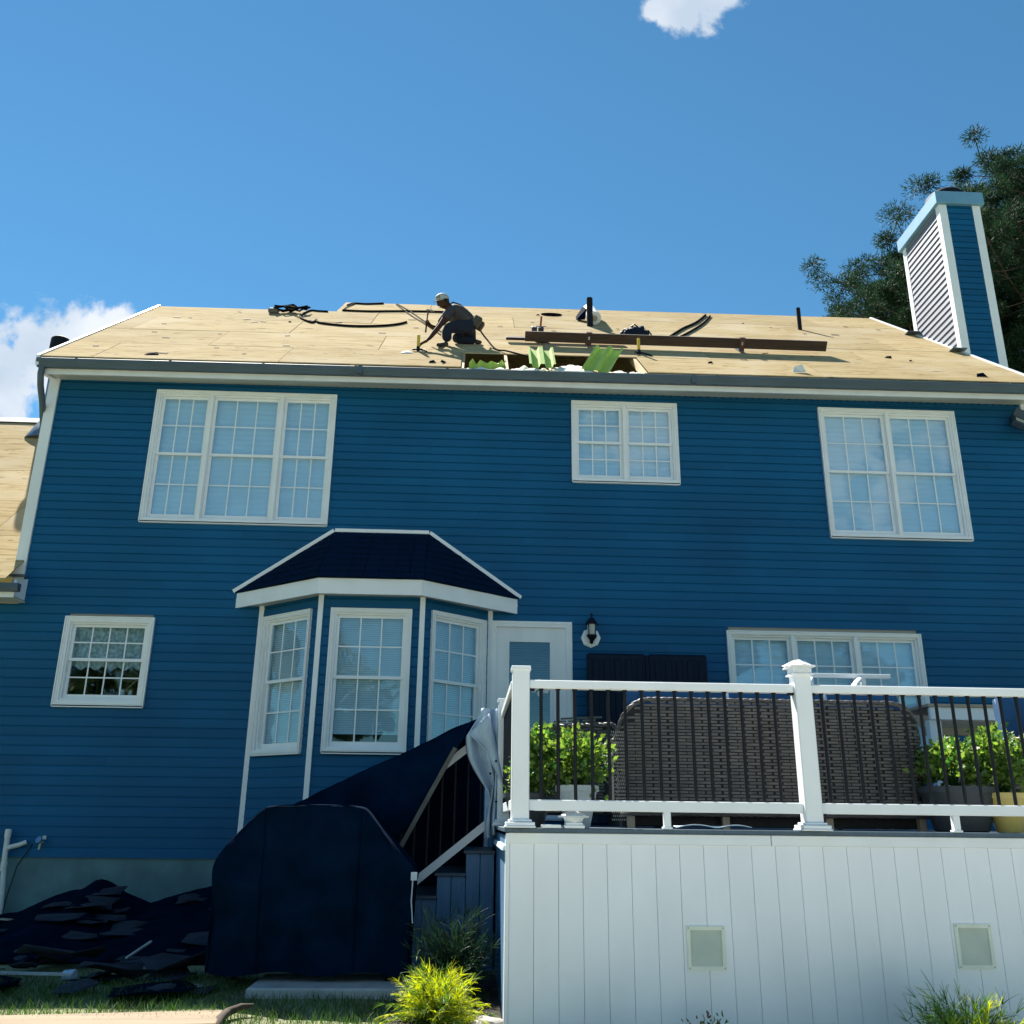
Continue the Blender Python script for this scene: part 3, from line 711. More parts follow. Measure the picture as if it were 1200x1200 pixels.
b_ = MB(); b_.prism([(-.06, .08), (-.16, .13), (-.155, .145), (.04, .11)], -.15, .15, 'x', Tq); b_.build('visor', M("flood_visor", (.010, .04, .075), .5), fl)
b_ = MB(); b_.lathe([(.06, 0), (.06, .03)], (7.58, -.018, 6.55), 12, Vector((0, -1, 0))); b_.tube([(7.58, -.04, 6.55), (7.56, -.12, 6.56)], .02, 8); b_.build('bracket', BLACKMETAL, fl)

# ------------------------------------------------------------------ deck
DX0, DX1, DY, DZ = .262, 6.6, -5.5, 1.112
deck = thing('deck', "raised deck with white board skirting, white posts and black balusters", 'deck', (2.0, -3.0, 0))
y = DY-.02; k = 0
while y < -.1:
    yb = min(y+.14, -.04); MB().bevbox(DX0-.02, DX1, y, yb-.006, DZ-.028, DZ, .004).build('deck_board', COMPOSITE, deck); y += .14; k += 1
# white trim below the boards, in two lengths, then upright skirt boards
for a, b in ((DX0+.005, 1.926), (1.930, DX1)):
    MB().bevbox(a, b, DY-.006, DY+.02, 1.018, DZ-.030, .003).build('rim_board', TRIM, deck)
x = DX0+.012; BW = .1525
while x < DX1:
    MB().bevbox(x+.0010, x+BW-.0010, DY+.004, DY+.022, -.25, 1.0185, .0016).build('skirt_board', SKIRTV, deck); x += BW
MB().bevbox(DX0-.012, DX0+.012, DY-.008, DY+.03, -.25, 1.08, .003).build('corner_trim', TRIM, deck)
y = DY+.03
while y < -.1:
    MB().bevbox(DX0-.004, DX0+.016, y+.0015, min(y+BW, -.03)-.0015, -.25, 1.06, .002).build('side_board', COMPOSITEV if y > DY+.25 else TRIM, deck); y += BW
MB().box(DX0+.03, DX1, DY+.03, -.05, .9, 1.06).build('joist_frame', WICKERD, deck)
b_ = MB(); b_.prism([(-.02, -.015), (.02, -.015), (.01, .015), (-.01, .015)], DY+.05, -3.4, 'y', Matrix.Translation((DX0-.012, 0, .99))); b_.build('side_light_strip', CLOTH, deck)

def vent(x0, x1, z0, z1):
    f = MB().frame(x0, x1, z0, z1, .022, DY-.008, DY+.004); 
    f = f.build('vent', VENTM, deck)
    n = 27; b_ = MB()
    for k in range(n):
        z = z0+.022+(z1-z0-.044)*k/n; h = (z1-z0-.044)/n
        b_.add([(x0+.022, DY-.003, z), (x1-.022, DY-.003, z), (x1-.022, DY+.003, z+h*.9), (x0+.022, DY+.003, z+h*.9)], [(0, 1, 2, 3)])
    b_.build('louvre', VENTM, f)
    s = MB()
    for xx in (x0+.011, x1-.011):
        for zz in (z0+.011, z1-.011): s.lathe([(.005, 0), (.004, .003)], (xx, DY-.008, zz), 8, Vector((0, -1, 0)))
    s.build('screw', STEEL, f)
vent(1.362, 1.598, .308, .553); vent(3.036, 3.268, .322, .575)

def post(xc, yc, top, w=.056, cap='flat'):
    b_ = MB().bevbox(xc-w, xc+w, yc-w, yc+w, DZ, top, .006)
    for (e, h0, h1) in ((.040, 0, .012), (.034, .012, .034), (.016, .034, .05)): b_.bevbox(xc-w-e, xc+w+e, yc-w-e, yc+w+e, DZ+h0, DZ+h1, .004)
    p = b_.build('post', TRIM, deck)
    if cap == 'flat': MB().bevbox(xc-w-.008, xc+w+.008, yc-w-.008, yc+w+.008, top-.012, top+.018, .004).build('post_cap', TRIM, p)
    else:
        c = MB(); c.bevbox(xc-w-.016, xc+w+.016, yc-w-.016, yc+w+.016, top-.03, top-.018, .003); c.bevbox(xc-w-.006, xc+w+.006, yc-w-.006, yc+w+.006, top-.018, top+.022, .003)
        c.bevbox(xc-w-.028, xc+w+.028, yc-w-.028, yc+w+.028, top+.022, top+.034, .003)
        c.lathe([(.118, .034), (.06, .062), (.058, .068), (.02, .078)], (xc, yc, top), 4); 
        for k in range(9): c.box(xc-w+.006+k*.0122, xc-w+.013+k*.0122, yc-w-.0095, yc-w-.006, top-.012, top+.014)
        c.build('post_cap', TRIM, p)
    return p
PX = [.336, 2.204, 4.07, 5.94]
post(PX[0], DY, 2.10); post(PX[1], DY, 2.12, cap='lamp'); post(PX[2], DY, 2.12, cap='lamp'); post(PX[3], DY, 2.12, cap='lamp')
for a, b in zip(PX, PX[1:]):
    MB().bevbox(a+.056, b-.056, DY-.028, DY+.042, 1.977, 2.032, .006).build('top_rail', TRIM, deck)
    MB().bevbox(a+.056, b-.056, DY-.022, DY+.022, 1.214, 1.281, .005).build('bottom_rail', TRIM, deck)
    b_ = MB(); m_ = (a+b)/2; b_.bevbox(m_-.022, m_+.022, DY-.02, DY+.02, DZ+.012, 1.214, .003); b_.bevbox(m_-.030, m_+.030, DY-.026, DY+.026, DZ, DZ+.014, .003); b_.build('rail_foot', TRIM, deck)
    x = a+.056+.078; 
    for q in ((a+.056, a+.09, 1.962, 1.978), (b-.09, b-.056, 1.962, 1.978), (a+.056, a+.09, 1.202, 1.215)): MB().box(q[0], q[1], DY-.02, DY+.02, q[2], q[3]).build('rail_bracket', BLACKMETAL, deck)
    while x < b-.1:
        q = MB(); q.tube([(x, DY, 1.279), (x, DY, 1.979)], .0115, 8); q.lathe([(.016, 0), (.016, .012)], (x, DY, 1.967), 8); q.build('baluster', BLACKMETAL, deck, 50); x += .1105
# side rail back to the stair head
SY = -3.62
post(DX0+.045, SY, 2.12)
MB().bevbox(DX0+.01, DX0+.075, DY+.056, SY-.056, 1.977, 2.032, .006).build('top_rail', TRIM, deck)
MB().bevbox(DX0+.02, DX0+.066, DY+.056, SY-.056, 1.214, 1.281, .005).build('bottom_rail', TRIM, deck)
y = DY+.13
while y < SY-.08:
    MB().tube([(DX0+.043, y, 1.279), (DX0+.043, y, 1.979)], .0115, 8).build('baluster', BLACKMETAL, deck, 50); y += .1105
# steps down to the lawn, with upright boards under each tread
SY0, SY1 = -3.42, -2.25
tx = DX0-.02; tz = .915; k = 0; run, rise = .235, .176
while tz > .05:
    b_ = MB(); 
    MB().bevbox(tx-run-.02, tx+.006, SY0-.02, SY1+.02, tz-.026, tz, .004).build('tread', COMPOSITE, deck)
    for x in (tx-run, tx-run/2):
        MB().bevbox(x+.002, x+run/2-.002, SY0, SY0+.02, -.1, tz-.027, .003).build('step_board', COMPOSITEV, deck)
    MB().box(tx-run+.0, tx-run+.018, SY0+.02, SY1, tz-rise, tz-.027).build('riser', COMPOSITEV, deck)
    tx -= run; tz -= rise; k += 1
def slantbar(p, q, h, w, name, m=TRIM):
    p, q = Vector(p), Vector(q); u = Vector((0, 0, h/2)); v = Vector((0, w/2, 0))
    vs = [p-u-v, p-u+v, p+u+v, p+u-v, q-u-v, q-u+v, q+u+v, q+u-v]
    return MB().add(vs, [(0, 3, 2, 1), (4, 5, 6, 7), (0, 1, 5, 4), (1, 2, 6, 5), (2, 3, 7, 6), (3, 0, 4, 7)]).build(name, m, deck)
s_ = (1.163-.662)/(.195+.435)
slantbar((.205, SY0+.05, 1.150), (-.445, SY0+.05, .640), .080, .05, 'stair_bottom_rail')
slantbar((.20, SY0+.05, 1.900), (-1.10, SY0+.05, .900), .075, .06, 'stair_top_rail')
x = .12
while x > -.95:
    zc = 1.150-(.205-x)*.785; MB().tube([(x, SY0+.05, zc), (x, SY0+.05, zc+.72)], .0115, 8).build('baluster', BLACKMETAL, deck, 50); x -= .1105
MB().bevbox(-1.10, -1.0, SY0+.0, SY0+.10, -.02, 1.02, .005).build('post', TRIM, deck)

# ------------------------------------------------------------------ black tarp over the stair rail
def sheet(name, fn, nu, nv, mats, parent=None, smooth=70, thick=.006, at=(0, 0, 0)):
    V = [fn(i/nu, j/nv) for j in range(nv+1) for i in range(nu+1)]; n = nu+1
    F = [(j*n+i, j*n+i+1, (j+1)*n+i+1, (j+1)*n+i) for j in range(nv) for i in range(nu)]
    o = np_mesh(name, V, F, mats, parent, smooth, at); o.modifiers.new('thickness', 'SOLIDIFY').thickness = thick
    return o
tp = thing('stair_tarp', "black tarp draped over the stair rail between the covered grill and the deck", 'tarp', (-.6, -3.4, .1))
def top_edge(u):                       # runs from the stair post down to behind the grill
    x = .16-u*1.95; z = 2.02-.30*u-.62*u**1.25+.05*math.sin(u*math.pi)*-1; return x, z
def drape_front(u, v):
    # v: 0 along the ridge, 1 along the pinned batten edge and hem
    x, z = top_edge(u*.96+.06)
    bx, bz = -.10-.44*min(1, u*1.6+0)-.9*max(0, u-.4), 1.70-.80*min(1, u*1.6)-.2*max(0, u-.4)
    w = v**.9; px, pz = x+(bx-x)*w, z+(bz-z)*w
    f = .035*math.sin(7*u*2.2+v*3+math.sin(v*5))+.03*fbm(u*4, v*2.5, 1.7, 1)
    return (px, -3.47-.16*math.sin(v*math.pi*.5)-f*v**.4, pz+.02*fbm(u*3, v*3, 4))
sheet('front_drape', drape_front, 60, 30, FABRIC, tp, at=(-.6, -3.4, .1))
def drape_back(u, v):
    x, z = top_edge(u*1.0); y = -3.43+min(v*3, 1)*1.2
    zz = z if v < .34 else z-(v-.34)/.66*(z-.15)
    return (x, y-.02*math.sin(u*17)*v+.03*fbm(u*4, v*3, 9), zz-.08*math.sin(min(v*3, 1)*math.pi)+.015*fbm(u*5, v*4, 2))
sheet('back_drape', drape_back, 50, 30, FABRIC, tp, at=(-.6, -3.4, .1))
bt = MB(); p, q = Vector((-.105, -3.66, 1.725)), Vector((-.545, -3.68, .90)); t = (q-p).normalized(); sd = Vector((t.z, 0, -t.x))*.018
bt.add([p-sd, p+sd, q+sd, q-sd]+[v+Vector((0, .018, 0)) for v in (p-sd, p+sd, q+sd, q-sd)], [(0, 1, 2, 3), (7, 6, 5, 4), (0, 4, 5, 1), (1, 5, 6, 2), (2, 6, 7, 3), (3, 7, 4, 0)])
bt.build('batten', M("lath", (.10, .10, .09), .8, .2, 8), tp)

cl = thing('grey_cloth', "pale grey cloth bundled and hanging against the white stair post", 'cloth', (.12, -3.5, 1.1))
def clothfn(u, v):
    # wide shoulder at top, narrowing to a hanging tail beside the post
    z = 2.06-v*1.02; left = -.02+.20*min(1, v*1.7); right = .245
    x = left+(right-left)*u-(.05*math.sin(v*9)*(1-u))*.6
    y = -3.55-.045*math.sin(u*13+v*4)-.04*fbm(u*3, v*3, 5)-.03*(1-v)
    if u < .5: z -= (.5-u)*(.50 if v < .55 else .15)*(1-.4*v)
    return (x, y, z)
sheet('cloth_fold', clothfn, 34, 44, CLOTH, cl, at=(.12, -3.5, 1.1))
def clothtip(u, v): return (.0+.17*u+.03*v+.12*v*u*0+.12*v, -3.66+.03*math.sin(u*6), 1.84-.05*u+.22*u*(1-v)-.42*v*(u*.7+.3))
sheet('cloth_corner', clothtip, 10, 10, CLOTH, cl, at=(.12, -3.5, 1.1))
b_ = MB()
for x, z in ((.19, 1.52), (.24, 1.30), (.235, 1.62)): b_.lathe([(.011, 0), (.009, .008)], (x, -3.70, z), 8, Vector((0, -1, 0)))
b_.build('eyelet', BLACKMETAL, cl)

# ------------------------------------------------------------------ covered grill on its slab
gr = thing('covered_grill', "large barbecue grill hidden under a black fabric cover on a concrete slab", 'grill', (-1.10, -4.1, .06))
def grill():
    prof = [(-1.748, .15), (-1.745, .45), (-1.742, .70), (-1.755, .80), (-1.745, .87), (-1.69, .95), (-1.60, 1.06), (-1.51, 1.16), (-1.44, 1.225), (-1.38, 1.245),
            (-1.15, 1.248), (-.95, 1.25), (-.78, 1.245), (-.72, 1.225), (-.64, 1.13), (-.53, 1.0), (-.43, .90), (-.36, .83), (-.345, .77), (-.36, .70), (-.372, .45), (-.378, .15)]
    cx, yf, yb = -1.10, -4.36, -3.78
    prof = [(x*1.039, 1.15+(z-1.15)*1.039) for x, z in prof]
    for _ in range(2):
        q = [prof[0]]
        for (xa, za), (xb, zb) in zip(prof, prof[1:]): q += [(xa*.75+xb*.25, za*.75+zb*.25), (xa*.25+xb*.75, za*.25+zb*.75)]
        prof = q+[prof[-1]]
    # ring of points front -> back for each profile station
    st = []
    for i in range(len(prof)-1):
        for k in range(2):
            t = k/2; st.append((prof[i][0]+(prof[i+1][0]-prof[i][0])*t, prof[i][1]+(prof[i+1][1]-prof[i][1])*t))
    st.append(prof[-1])
    nd = 14; V = []; F = []
    # skin across the top/sides
    for (x, z) in st:
        for j in range(nd+1):
            v = j/nd; y = yf+(yb-yf)*v; r = min(v, 1-v)*nd
            ins = .018*max(0, 1-r)
            V.append((cx+(x-cx)*(1-ins*.8)+.012*fbm(x*2, y*3, z*2, 1.3), y, z*(1-ins*.4)+.012*fbm(x, y, z, 2.1)))
    n = nd+1
    for i in range(len(st)-1):
        for j in range(nd): F.append((i*n+j, (i+1)*n+j, (i+1)*n+j+1, i*n+j+1))
    base = len(V)
    # front and back panels as grids filled between left and right profile
    for side, yy in ((0, yf), (1, yb)):
        zs = [.112+(1.249-.112)*k/44 for k in range(45)]; m = 48
        def xr(z, lo):
            pr = [q for q in prof if q[0] < cx] if lo else [q for q in prof if q[0] > cx][::-1]
            for (xa, za), (xb, zb) in zip(pr, pr[1:]):
                if za <= z <= zb: return xa+(xb-xa)*(z-za)/(zb-za+1e-9)
            return pr[-1][0]
        b0 = len(V)
        for z in zs:
            xl, xr_ = xr(z, True), xr(z, False)
            for k in range(m+1):
                u = k/m; x = xl+(xr_-xl)*u
                e = min(u, 1-u, (1.249-z)*1.2+.02); edge = .02*max(0, 1-e/.05)
                seam = .014*math.exp(-((x+1.475-.02*(1-z))/.016)**2)+.014*math.exp(-((x+.774+.0*z)/.016)**2)
                fold = .045*math.sin(x*9+z*1.4+1.5*fbm(x, z, 3, .9))*(.9-z*.45)*.7+.050*fbm(x*1.8, z*.8, 5, 1.8)+.016*fbm(x, z*1.5, 2, 6)
                sag = .035*math.exp(-((z-.80+.12*math.sin(x*3.2))/.07)**2)*(1-math.exp(-((x-cx)/.5)**2))
                off = (edge+fold-sag-seam)*(1 if side == 0 else -1)
                V.append((x, yy+off, z-.012*math.sin(x*11) if z < .2 else z))
        mm = m+1
        for j in range(len(zs)-1):
            for k in range(m):
                q = (b0+j*mm+k, b0+j*mm+k+1, b0+(j+1)*mm+k+1, b0+(j+1)*mm+k); F.append(q if side == 0 else q[::-1])
        if side == 0:
            for xs, bow in ((-1.475, .02), (-.774, 0)):
                pts = []
                for j, z in enumerate(zs[1:-1], 1):
                    row = V[b0+j*mm:b0+(j+1)*mm]; q = min(row, key=lambda v: abs(v[0]-(xs+bow*(1-z)))); t_ = xs+bow*(1-z)
                    near = sorted(row, key=lambda v: abs(v[0]-t_))[:2]; y_ = min(n_[1] for n_ in near); pts.append((t_, y_-.003, z))
                MB().tube(pts, .0045, 5).build('seam', FELT, gr, 60)
    np_mesh('cover', V, F, FABRIC, gr, 60, at=(-1.10, -4.1, .06))
grill()
b_ = MB()
for x in (-1.62, -.55):
    for y in (-4.26, -3.9): b_.lathe([(.02, 0), (.05, .01), (.05, .03), (.02, .04)], (x-.02, y, .11), 10, Vector((1, 0, 0)))
b_.build('caster', BLACKMETAL, gr)
MB().box(-1.60, -.55, -4.26, -3.9, .16, .19).build('lower_shelf', STEEL, gr)
b_ = MB(); b_.box(-.39, -.345, -4.40, -4.385, .735, .79); b_.tube([(-.375, -4.395, .74), (-.38, -4.40, .6), (-.365, -4.395, .45)], .005, 6); b_.build('strap', CLOTH, gr)
tag(MB().bevbox(-1.46, -.32, -4.60, -3.95, -.03, .06, .012).build('slab', SLABM, at=(-.9, -4.3, 0)), "pale concrete slab under the covered grill", "slab")
tag(MB().bevbox(-.50, -.20, -4.62, -4.30, -.04, .035, .012).build('paver', SLABM, at=(-.35, -4.45, 0)), "square grey paver beside the slab behind the golden shrub", "paver")

# ------------------------------------------------------------------ furniture on the deck
def wicker_panel(path, z0f, z1f, parent, name, rows, step=.125, amp=.008, at=(0, 0, 0)):
    """basket weave over a vertical panel: path(s)->(x,y), flat strands that pass in front of and behind hidden ribs"""
    L_ = path[-1][2]; n = int(L_/step); V = []; F = []
    def P(s):
        for (xa, ya, sa), (xb, yb, sb) in zip(path, path[1:]):
            if s <= sb+1e-6:
                t = (s-sa)/(sb-sa+1e-9); dx, dy = xb-xa, yb-ya; l = math.hypot(dx, dy); return xa+dx*t, ya+dy*t, dy/l, -dx/l
        return xb, yb, 0, -1
    hz = .0225
    for r_ in range(rows):
        for k in range(-1, n+1):
            s0 = (k+(r_ % 2)*.5)*step-.008; s1 = s0+step*.72+.016+.006*((k*5+r_*3) % 3); s0 = max(0, s0); s1 = min(L_, s1)
            if s1-s0 < .02: continue
            pts = []
            for q in range(4):
                s = s0+(s1-s0)*q/3; x, y, nx, ny = P(s); o = amp*math.sin(math.pi*q/3)
                pts.append((x+nx*(o+.002), y+ny*(o+.002), z0f(x)+r_*hz))
            if pts[0][2]+hz > z1f(pts[0][0]) or pts[-1][2]+hz > z1f(pts[-1][0]): continue
            b = len(V)
            for (x, y, z) in pts: V += [(x, y, z+.003), (x, y, z+hz-.003)]
            F += [(b+2*i, b+2*i+2, b+2*i+3, b+2*i+1) for i in range(3)]
    if F: stuffpart(np_mesh(name, V, F, WICKER, parent, 0, at))
def braid(b_, pts, r=.016):
    P = [Vector(p) for p in pts]; L_ = sum((b-a).length for a, b in zip(P, P[1:])); n = max(4, int(L_/.02))
    def at(d):
        for a, b in zip(P, P[1:]):
            l = (b-a).length
            if d <= l+1e-6: return a.lerp(b, d/l), (b-a).normalized()
            d -= l
        return P[-1], (P[-1]-P[-2]).normalized()
    for ph in (0, 2.1, 4.2):
        pth = []
        for k in range(n+1):
            p, t = at(L_*k/n); a = t.orthogonal().normalized(); c = t.cross(a); w = ph+L_*k/n*38
            pth.append(p+(a*math.cos(w)+c*math.sin(w))*r*.55)
        b_.tube(pth, r*.62, 6)
def arc(c, r, a0, a1, n=8): return [(c[0]+r*math.cos(a0+(a1-a0)*k/n), c[1]+r*math.sin(a0+(a1-a0)*k/n)) for k in range(n+1)]

sofa = thing('wicker_sofa', "long brown wicker sofa seen from behind through the deck railing", 'sofa', (2.2, -4.4, DZ))
SX0, SX1, SYB = 1.09, 3.36, -4.80
def plan_path(pts):
    out = [(pts[0][0], pts[0][1], 0)]
    for (x, y) in pts[1:]: out.append((x, y, out[-1][2]+math.hypot(x-out[-1][0], y-out[-1][1])))
    return out
sp = plan_path([(SX0, -4.25), (SX0, SYB+.12)]+[(x, y) for x, y in arc((SX0+.12, SYB+.12), .12, math.pi, 1.5*math.pi, 6)[1:]]+[(SX1-.12, SYB)]+[(x, y) for x, y in arc((SX1-.12, SYB+.12), .12, 1.5*math.pi, 2*math.pi, 6)[1:]]+[(SX1, -4.25)])
def stop(x):
    e = min(x-SX0, SX1-x); full = 2.005
    if e < .0: return 1.72
    if e < .24: return full-.27*(1-math.sqrt(max(0, 1-((.24-e)/.24)**2)))
    return full
wicker_panel(sp, lambda x: DZ+.10, lambda x: stop(x), sofa, 'weave', 41, at=(2.2, -4.4, DZ))
# inner shell behind the weave
V = []; F = []; n = len(sp)
for (x, y, s) in sp: V += [(x+(.008 if x < 2.2 else -.008), y+.010, DZ+.09), (x+(.008 if x < 2.2 else -.008), y+.010, stop(x)-.004)]
F = [(2*i, 2*i+2, 2*i+3, 2*i+1) for i in range(n-1)]
np_mesh('shell', V, F, WICKERD, sofa, 0, (2.2, -4.4, DZ))
b_ = MB(); pts = []
for k in range(61):
    x = SX0+(SX1-SX0)*k/60; pts.append((x, SYB+.02+(.10*max(0, 1-min(x-SX0, SX1-x)/.12)**2), stop(x)+.006))
braid(b_, pts, .017)
braid(b_, [(SX0-.005, SYB+.13, 1.735), (SX0-.03, -4.5, 1.72), (SX0-.02, -4.05, 1.70)]); braid(b_, [(SX1+.005, SYB+.13, 1.735), (SX1+.02, -4.5, 1.72), (SX1+.02, -4.05, 1.70)])
braid(b_, [(SX0, SYB+.01, DZ+.095), (SX1, SYB+.01, DZ+.095)], .012)
b_.build('rim', WICKER, sofa, 60)
b_ = MB(); b_.bevbox(SX0+.02, SX1-.02, SYB+.10, -4.0, DZ+.012, 1.50, .008); b_.bevbox(SX0-.02, SX0+.10, -4.66, -4.0, 1.2, 1.70, .02); b_.bevbox(SX1-.10, SX1+.02, -4.66, -4.0, 1.2, 1.70, .02); b_.build('seat_frame', WICKERD, sofa)  # dark seat box carried down to stand in for shade under the sofa
for x in (SX0+.08, 1.85, 2.6, SX1-.08):
    MB().box(x-.025, x+.025, SYB+.04, SYB+.09, DZ, DZ+.11).build('leg', TAN, sofa)
# pierced weave panel on the sofa's near corner
V = []; F = []
for r_ in range(26):
    for k in range(9):
        x = 1.02+k*.014+(r_ % 2)*.007; z = DZ+.05+r_*.024; b = len(V)
        V += [(x, -4.84+.003*k, z), (x+.008, -4.84+.003*k, z), (x+.008, -4.84, z+.012), (x, -4.84, z+.012)]; F.append((b, b+1, b+2, b+3))
stuffpart(np_mesh('open_weave', V, F, M("pale_strand", (.20, .20, .20), .5), sofa, 0, (2.2, -4.4, DZ)))

def cushion(x0, x1, y, z0, z1, label, group, d=.16):
    b_ = bmesh.new(); bmesh.ops.create_cube(b_, size=1)
    bmesh.ops.subdivide_edges(b_, edges=b_.edges[:], cuts=7, use_grid_fill=True)
    for v in b_.verts:
        x, yy, z = v.co*2; pz = (1-.35*abs(x)**6)*(1-.35*abs(z)**6); 
        v.co = (x*(x1-x0)/2*(1-.03*abs(z)**4), yy*d/2*(.25+.75*pz*(1-.3*(x*x+z*z)/2)), z*(z1-z0)/2*(1-.05*(1-abs(x)**3))+.006*fbm(x, z, x0, 3))
    me = bpy.data.meshes.new('cushion'); b_.to_mesh(me); me.materials.append(CUSHION)
    o = finish('cushion', me, None, 70, ((x0+x1)/2, y, (z0+z1)/2)); o.rotation_euler.x = R(-12)
    MBp = MB(); c = [(-(x1-x0)/2+.01, 0, -(z1-z0)/2+.01), (-(x1-x0)/2+.01, 0, (z1-z0)/2-.012), ((x1-x0)/2-.01, 0, (z1-z0)/2-.012), ((x1-x0)/2-.01, 0, -(z1-z0)/2+.01)]
    MBp.tube(c, .008, 6); o['base'] = [0, 0, 0]; MBp.build('piping', CLOTH, o, 60)
    return tag(o, label, 'cushion', group)
cg = 'blue cushions along the sofa back'
cushion(1.17, 1.93, -4.66, 1.50, 2.125, "blue cushion on the sofa end nearest the back door", cg)
cushion(1.95, 2.68, -4.66, 1.50, 2.125, "blue cushion in the middle of the sofa back, beside the lamp-capped post", cg)
cushion(2.70, 3.25, -4.66, 1.50, 2.125, "blue cushion on the sofa end nearest the bar table", cg)

def chair(name, loc, rot, label, w=.72, low=.66, high=.86):
    t = thing(name, label, 'chair', loc); t.rotation_euler.z = rot
    L0 = (0, 0, 0); t['base'] = [0, 0, 0]
    pth = plan_path([(-w/2, .5)]+[(-w/2, -.18)]+arc((-w/2+.15, -.18), .15, math.pi, 1.5*math.pi, 5)[1:]+[(w/2-.15, -.33)]+arc((w/2-.15, -.18), .15, 1.5*math.pi, 2*math.pi, 5)[1:]+[(w/2, .5)])
    def zt(x, y=0): return high-(high-low)*min(1, max(0, (abs(x)-w*.22)/(w*.28)))**1.3
    wicker_panel(pth, lambda x: .10, lambda x: zt(x), t, 'weave', 36, at=L0)
    V = []
    for (x, y, s) in pth: V += [(x*.985, y*.97, .09), (x*.985, y*.97, zt(x)-.004)]
    np_mesh('shell', V, [(2*i, 2*i+2, 2*i+3, 2*i+1) for i in range(len(pth)-1)], WICKERD, t, 0, L0)
    b_ = MB(); braid(b_, [(x, y, zt(x)) for x, y, s in pth], .017); b_.build('rim', WICKER, t, 60)
    MB().bevbox(-w/2+.02, w/2-.02, -.28, .48, .22, .42, .02).build('seat_frame', WICKERD, t)
    for x in (-w/2+.06, w/2-.06):
        for y in (-.25, .42): MB().box(x-.025, x+.025, y-.025, y+.025, 0, .22).build('leg', WICKERD, t)
    return t
chair('wicker_chair', (1.02, -3.75, DZ), R(-30), "low brown wicker chair behind the plant in the pale pot", w=.95, low=.60, high=.86)
c2 = chair('wicker_chair', (4.42, -4.45, DZ), R(12), "brown wicker chair with a blue cushion beyond the yellow pot")
cushion(4.12, 4.72, -4.50, DZ+.45, DZ+1.0, "blue cushion on the wicker chair beyond the yellow pot", None)

# storage box with its lid open against the wall
bx = thing('storage_box', "black plastic storage box with a wide ribbed lid standing open against the blue siding", 'storage box', (2.18, -.7, DZ))
MB().bevbox(1.43, 2.93, -1.10, -.36, DZ, DZ+.92, .03).build('bin', BLACKPLASTIC, bx)
lid = MB(); lid.bevbox(1.43, 2.165, -.33, -.27, 2.20, 3.13, .025); lid.bevbox(2.195, 2.93, -.33, -.27, 2.20, 3.13, .025); lid.box(2.16, 2.20, -.32, -.28, 2.22, 3.11)
lid = lid.build('lid', BLACKPLASTIC, bx)
for h in (1.43, 2.195):
    for k in range(5):
        x = h+.075+k*.135; MB().bevbox(x, x+.075, -.345, -.328, 2.28, 3.05, .010).build('rib', BLACKPLASTIC, lid)
bt_ = thing('bar_table', "white-legged bar table with a tan top behind the leafy plants", 'table', (4.9, -2.7, DZ))
MB().bevbox(4.28, 6.1, -3.06, -2.3, 2.205, 2.235, .004).build('top', TAN, bt_)
MB().bevbox(4.30, 6.08, -3.04, -3.00, 2.09, 2.205, .004).build('apron', TRIM2, bt_)
MB().bevbox(4.30, 6.08, -2.36, -2.32, 2.09, 2.205, .004).build('apron', TRIM2, bt_)
for x in (4.30, 5.96):
    for y in (-3.04, -2.44): MB().bevbox(x, x+.115, y+.04, y+.12, DZ, 2.09, .004).build('leg', TRIM2, bt_)
MB().bevbox(4.40, 6.0, -2.70, -2.62, 1.98, 2.06, .004).build('shelf', TAN, bt_)
bc_ = thing('bar_chair', "white-framed high chair showing above the sofa back in front of the patio window", 'chair', (3.3, -3.6, DZ))
b_ = MB(); b_.bevbox(2.98, 3.74, -3.53, -3.50, 2.385, 2.425, .004); b_.build('back_rail', TRIM2, bc_)
b_ = MB(); b_.bevbox(3.47, 3.51, -3.53, -3.49, DZ, 2.385, .004); b_.bevbox(3.0, 3.04, -3.53, -3.49, DZ, 2.385, .004); b_.build('back_leg', TRIM2, bc_)
b_ = MB(); b_.tube([(3.46, -3.52, 2.38), (3.26, -3.85, 2.27), (3.25, -3.95, 2.25)], .024, 6); b_.tube([(3.02, -3.52, 2.38), (2.86, -3.85, 2.27), (2.85, -3.95, 2.25)], .024, 6); b_.build('arm', TRIM2, bc_)
b_ = MB(); b_.bevbox(2.96, 3.42, -3.95, -3.52, 1.80, 1.84, .004); b_.build('seat', TRIM2, bc_)
for x in (2.96, 3.38): MB().bevbox(x, x+.04, -3.97, -3.93, DZ, 1.80, .004).build('leg', TRIM2, bc_)

# lamp cap and blocks left on the deck edge
lp = thing('post_cap_lamp', "white pyramid-topped post cap lamp standing on the deck edge in front of the pale pot", 'lamp', (.68, -5.47, DZ+.018))
b_ = MB(); b_.bevbox(.625, .735, -5.51, -5.42, DZ+.018, DZ+.032, .003); b_.lathe([(.05, .014), (.066, .045)], (.68, -5.465, DZ+.018), 4); b_.build('base', TRIM, lp)
b_ = MB(); b_.lathe([(.098, .045), (.098, .055), (.04, .08), (.03, .084)], (.68, -5.465, DZ+.018), 4); b_.build('cap', WHITEFOIL, lp)
tag(MB().bevbox(.615, .745, -5.52, -5.41, DZ, DZ+.018, .003).build('white_block', TRIM, at=(.68, -5.46, DZ)), "flat white block under the post cap lamp", "block", None)
tag(MB().bevbox(.475, .595, -5.52, -5.43, DZ, DZ+.020, .003).build('white_block', TRIM, at=(.53, -5.47, DZ)), "flat white block lying alone beside the corner post", "block", None)
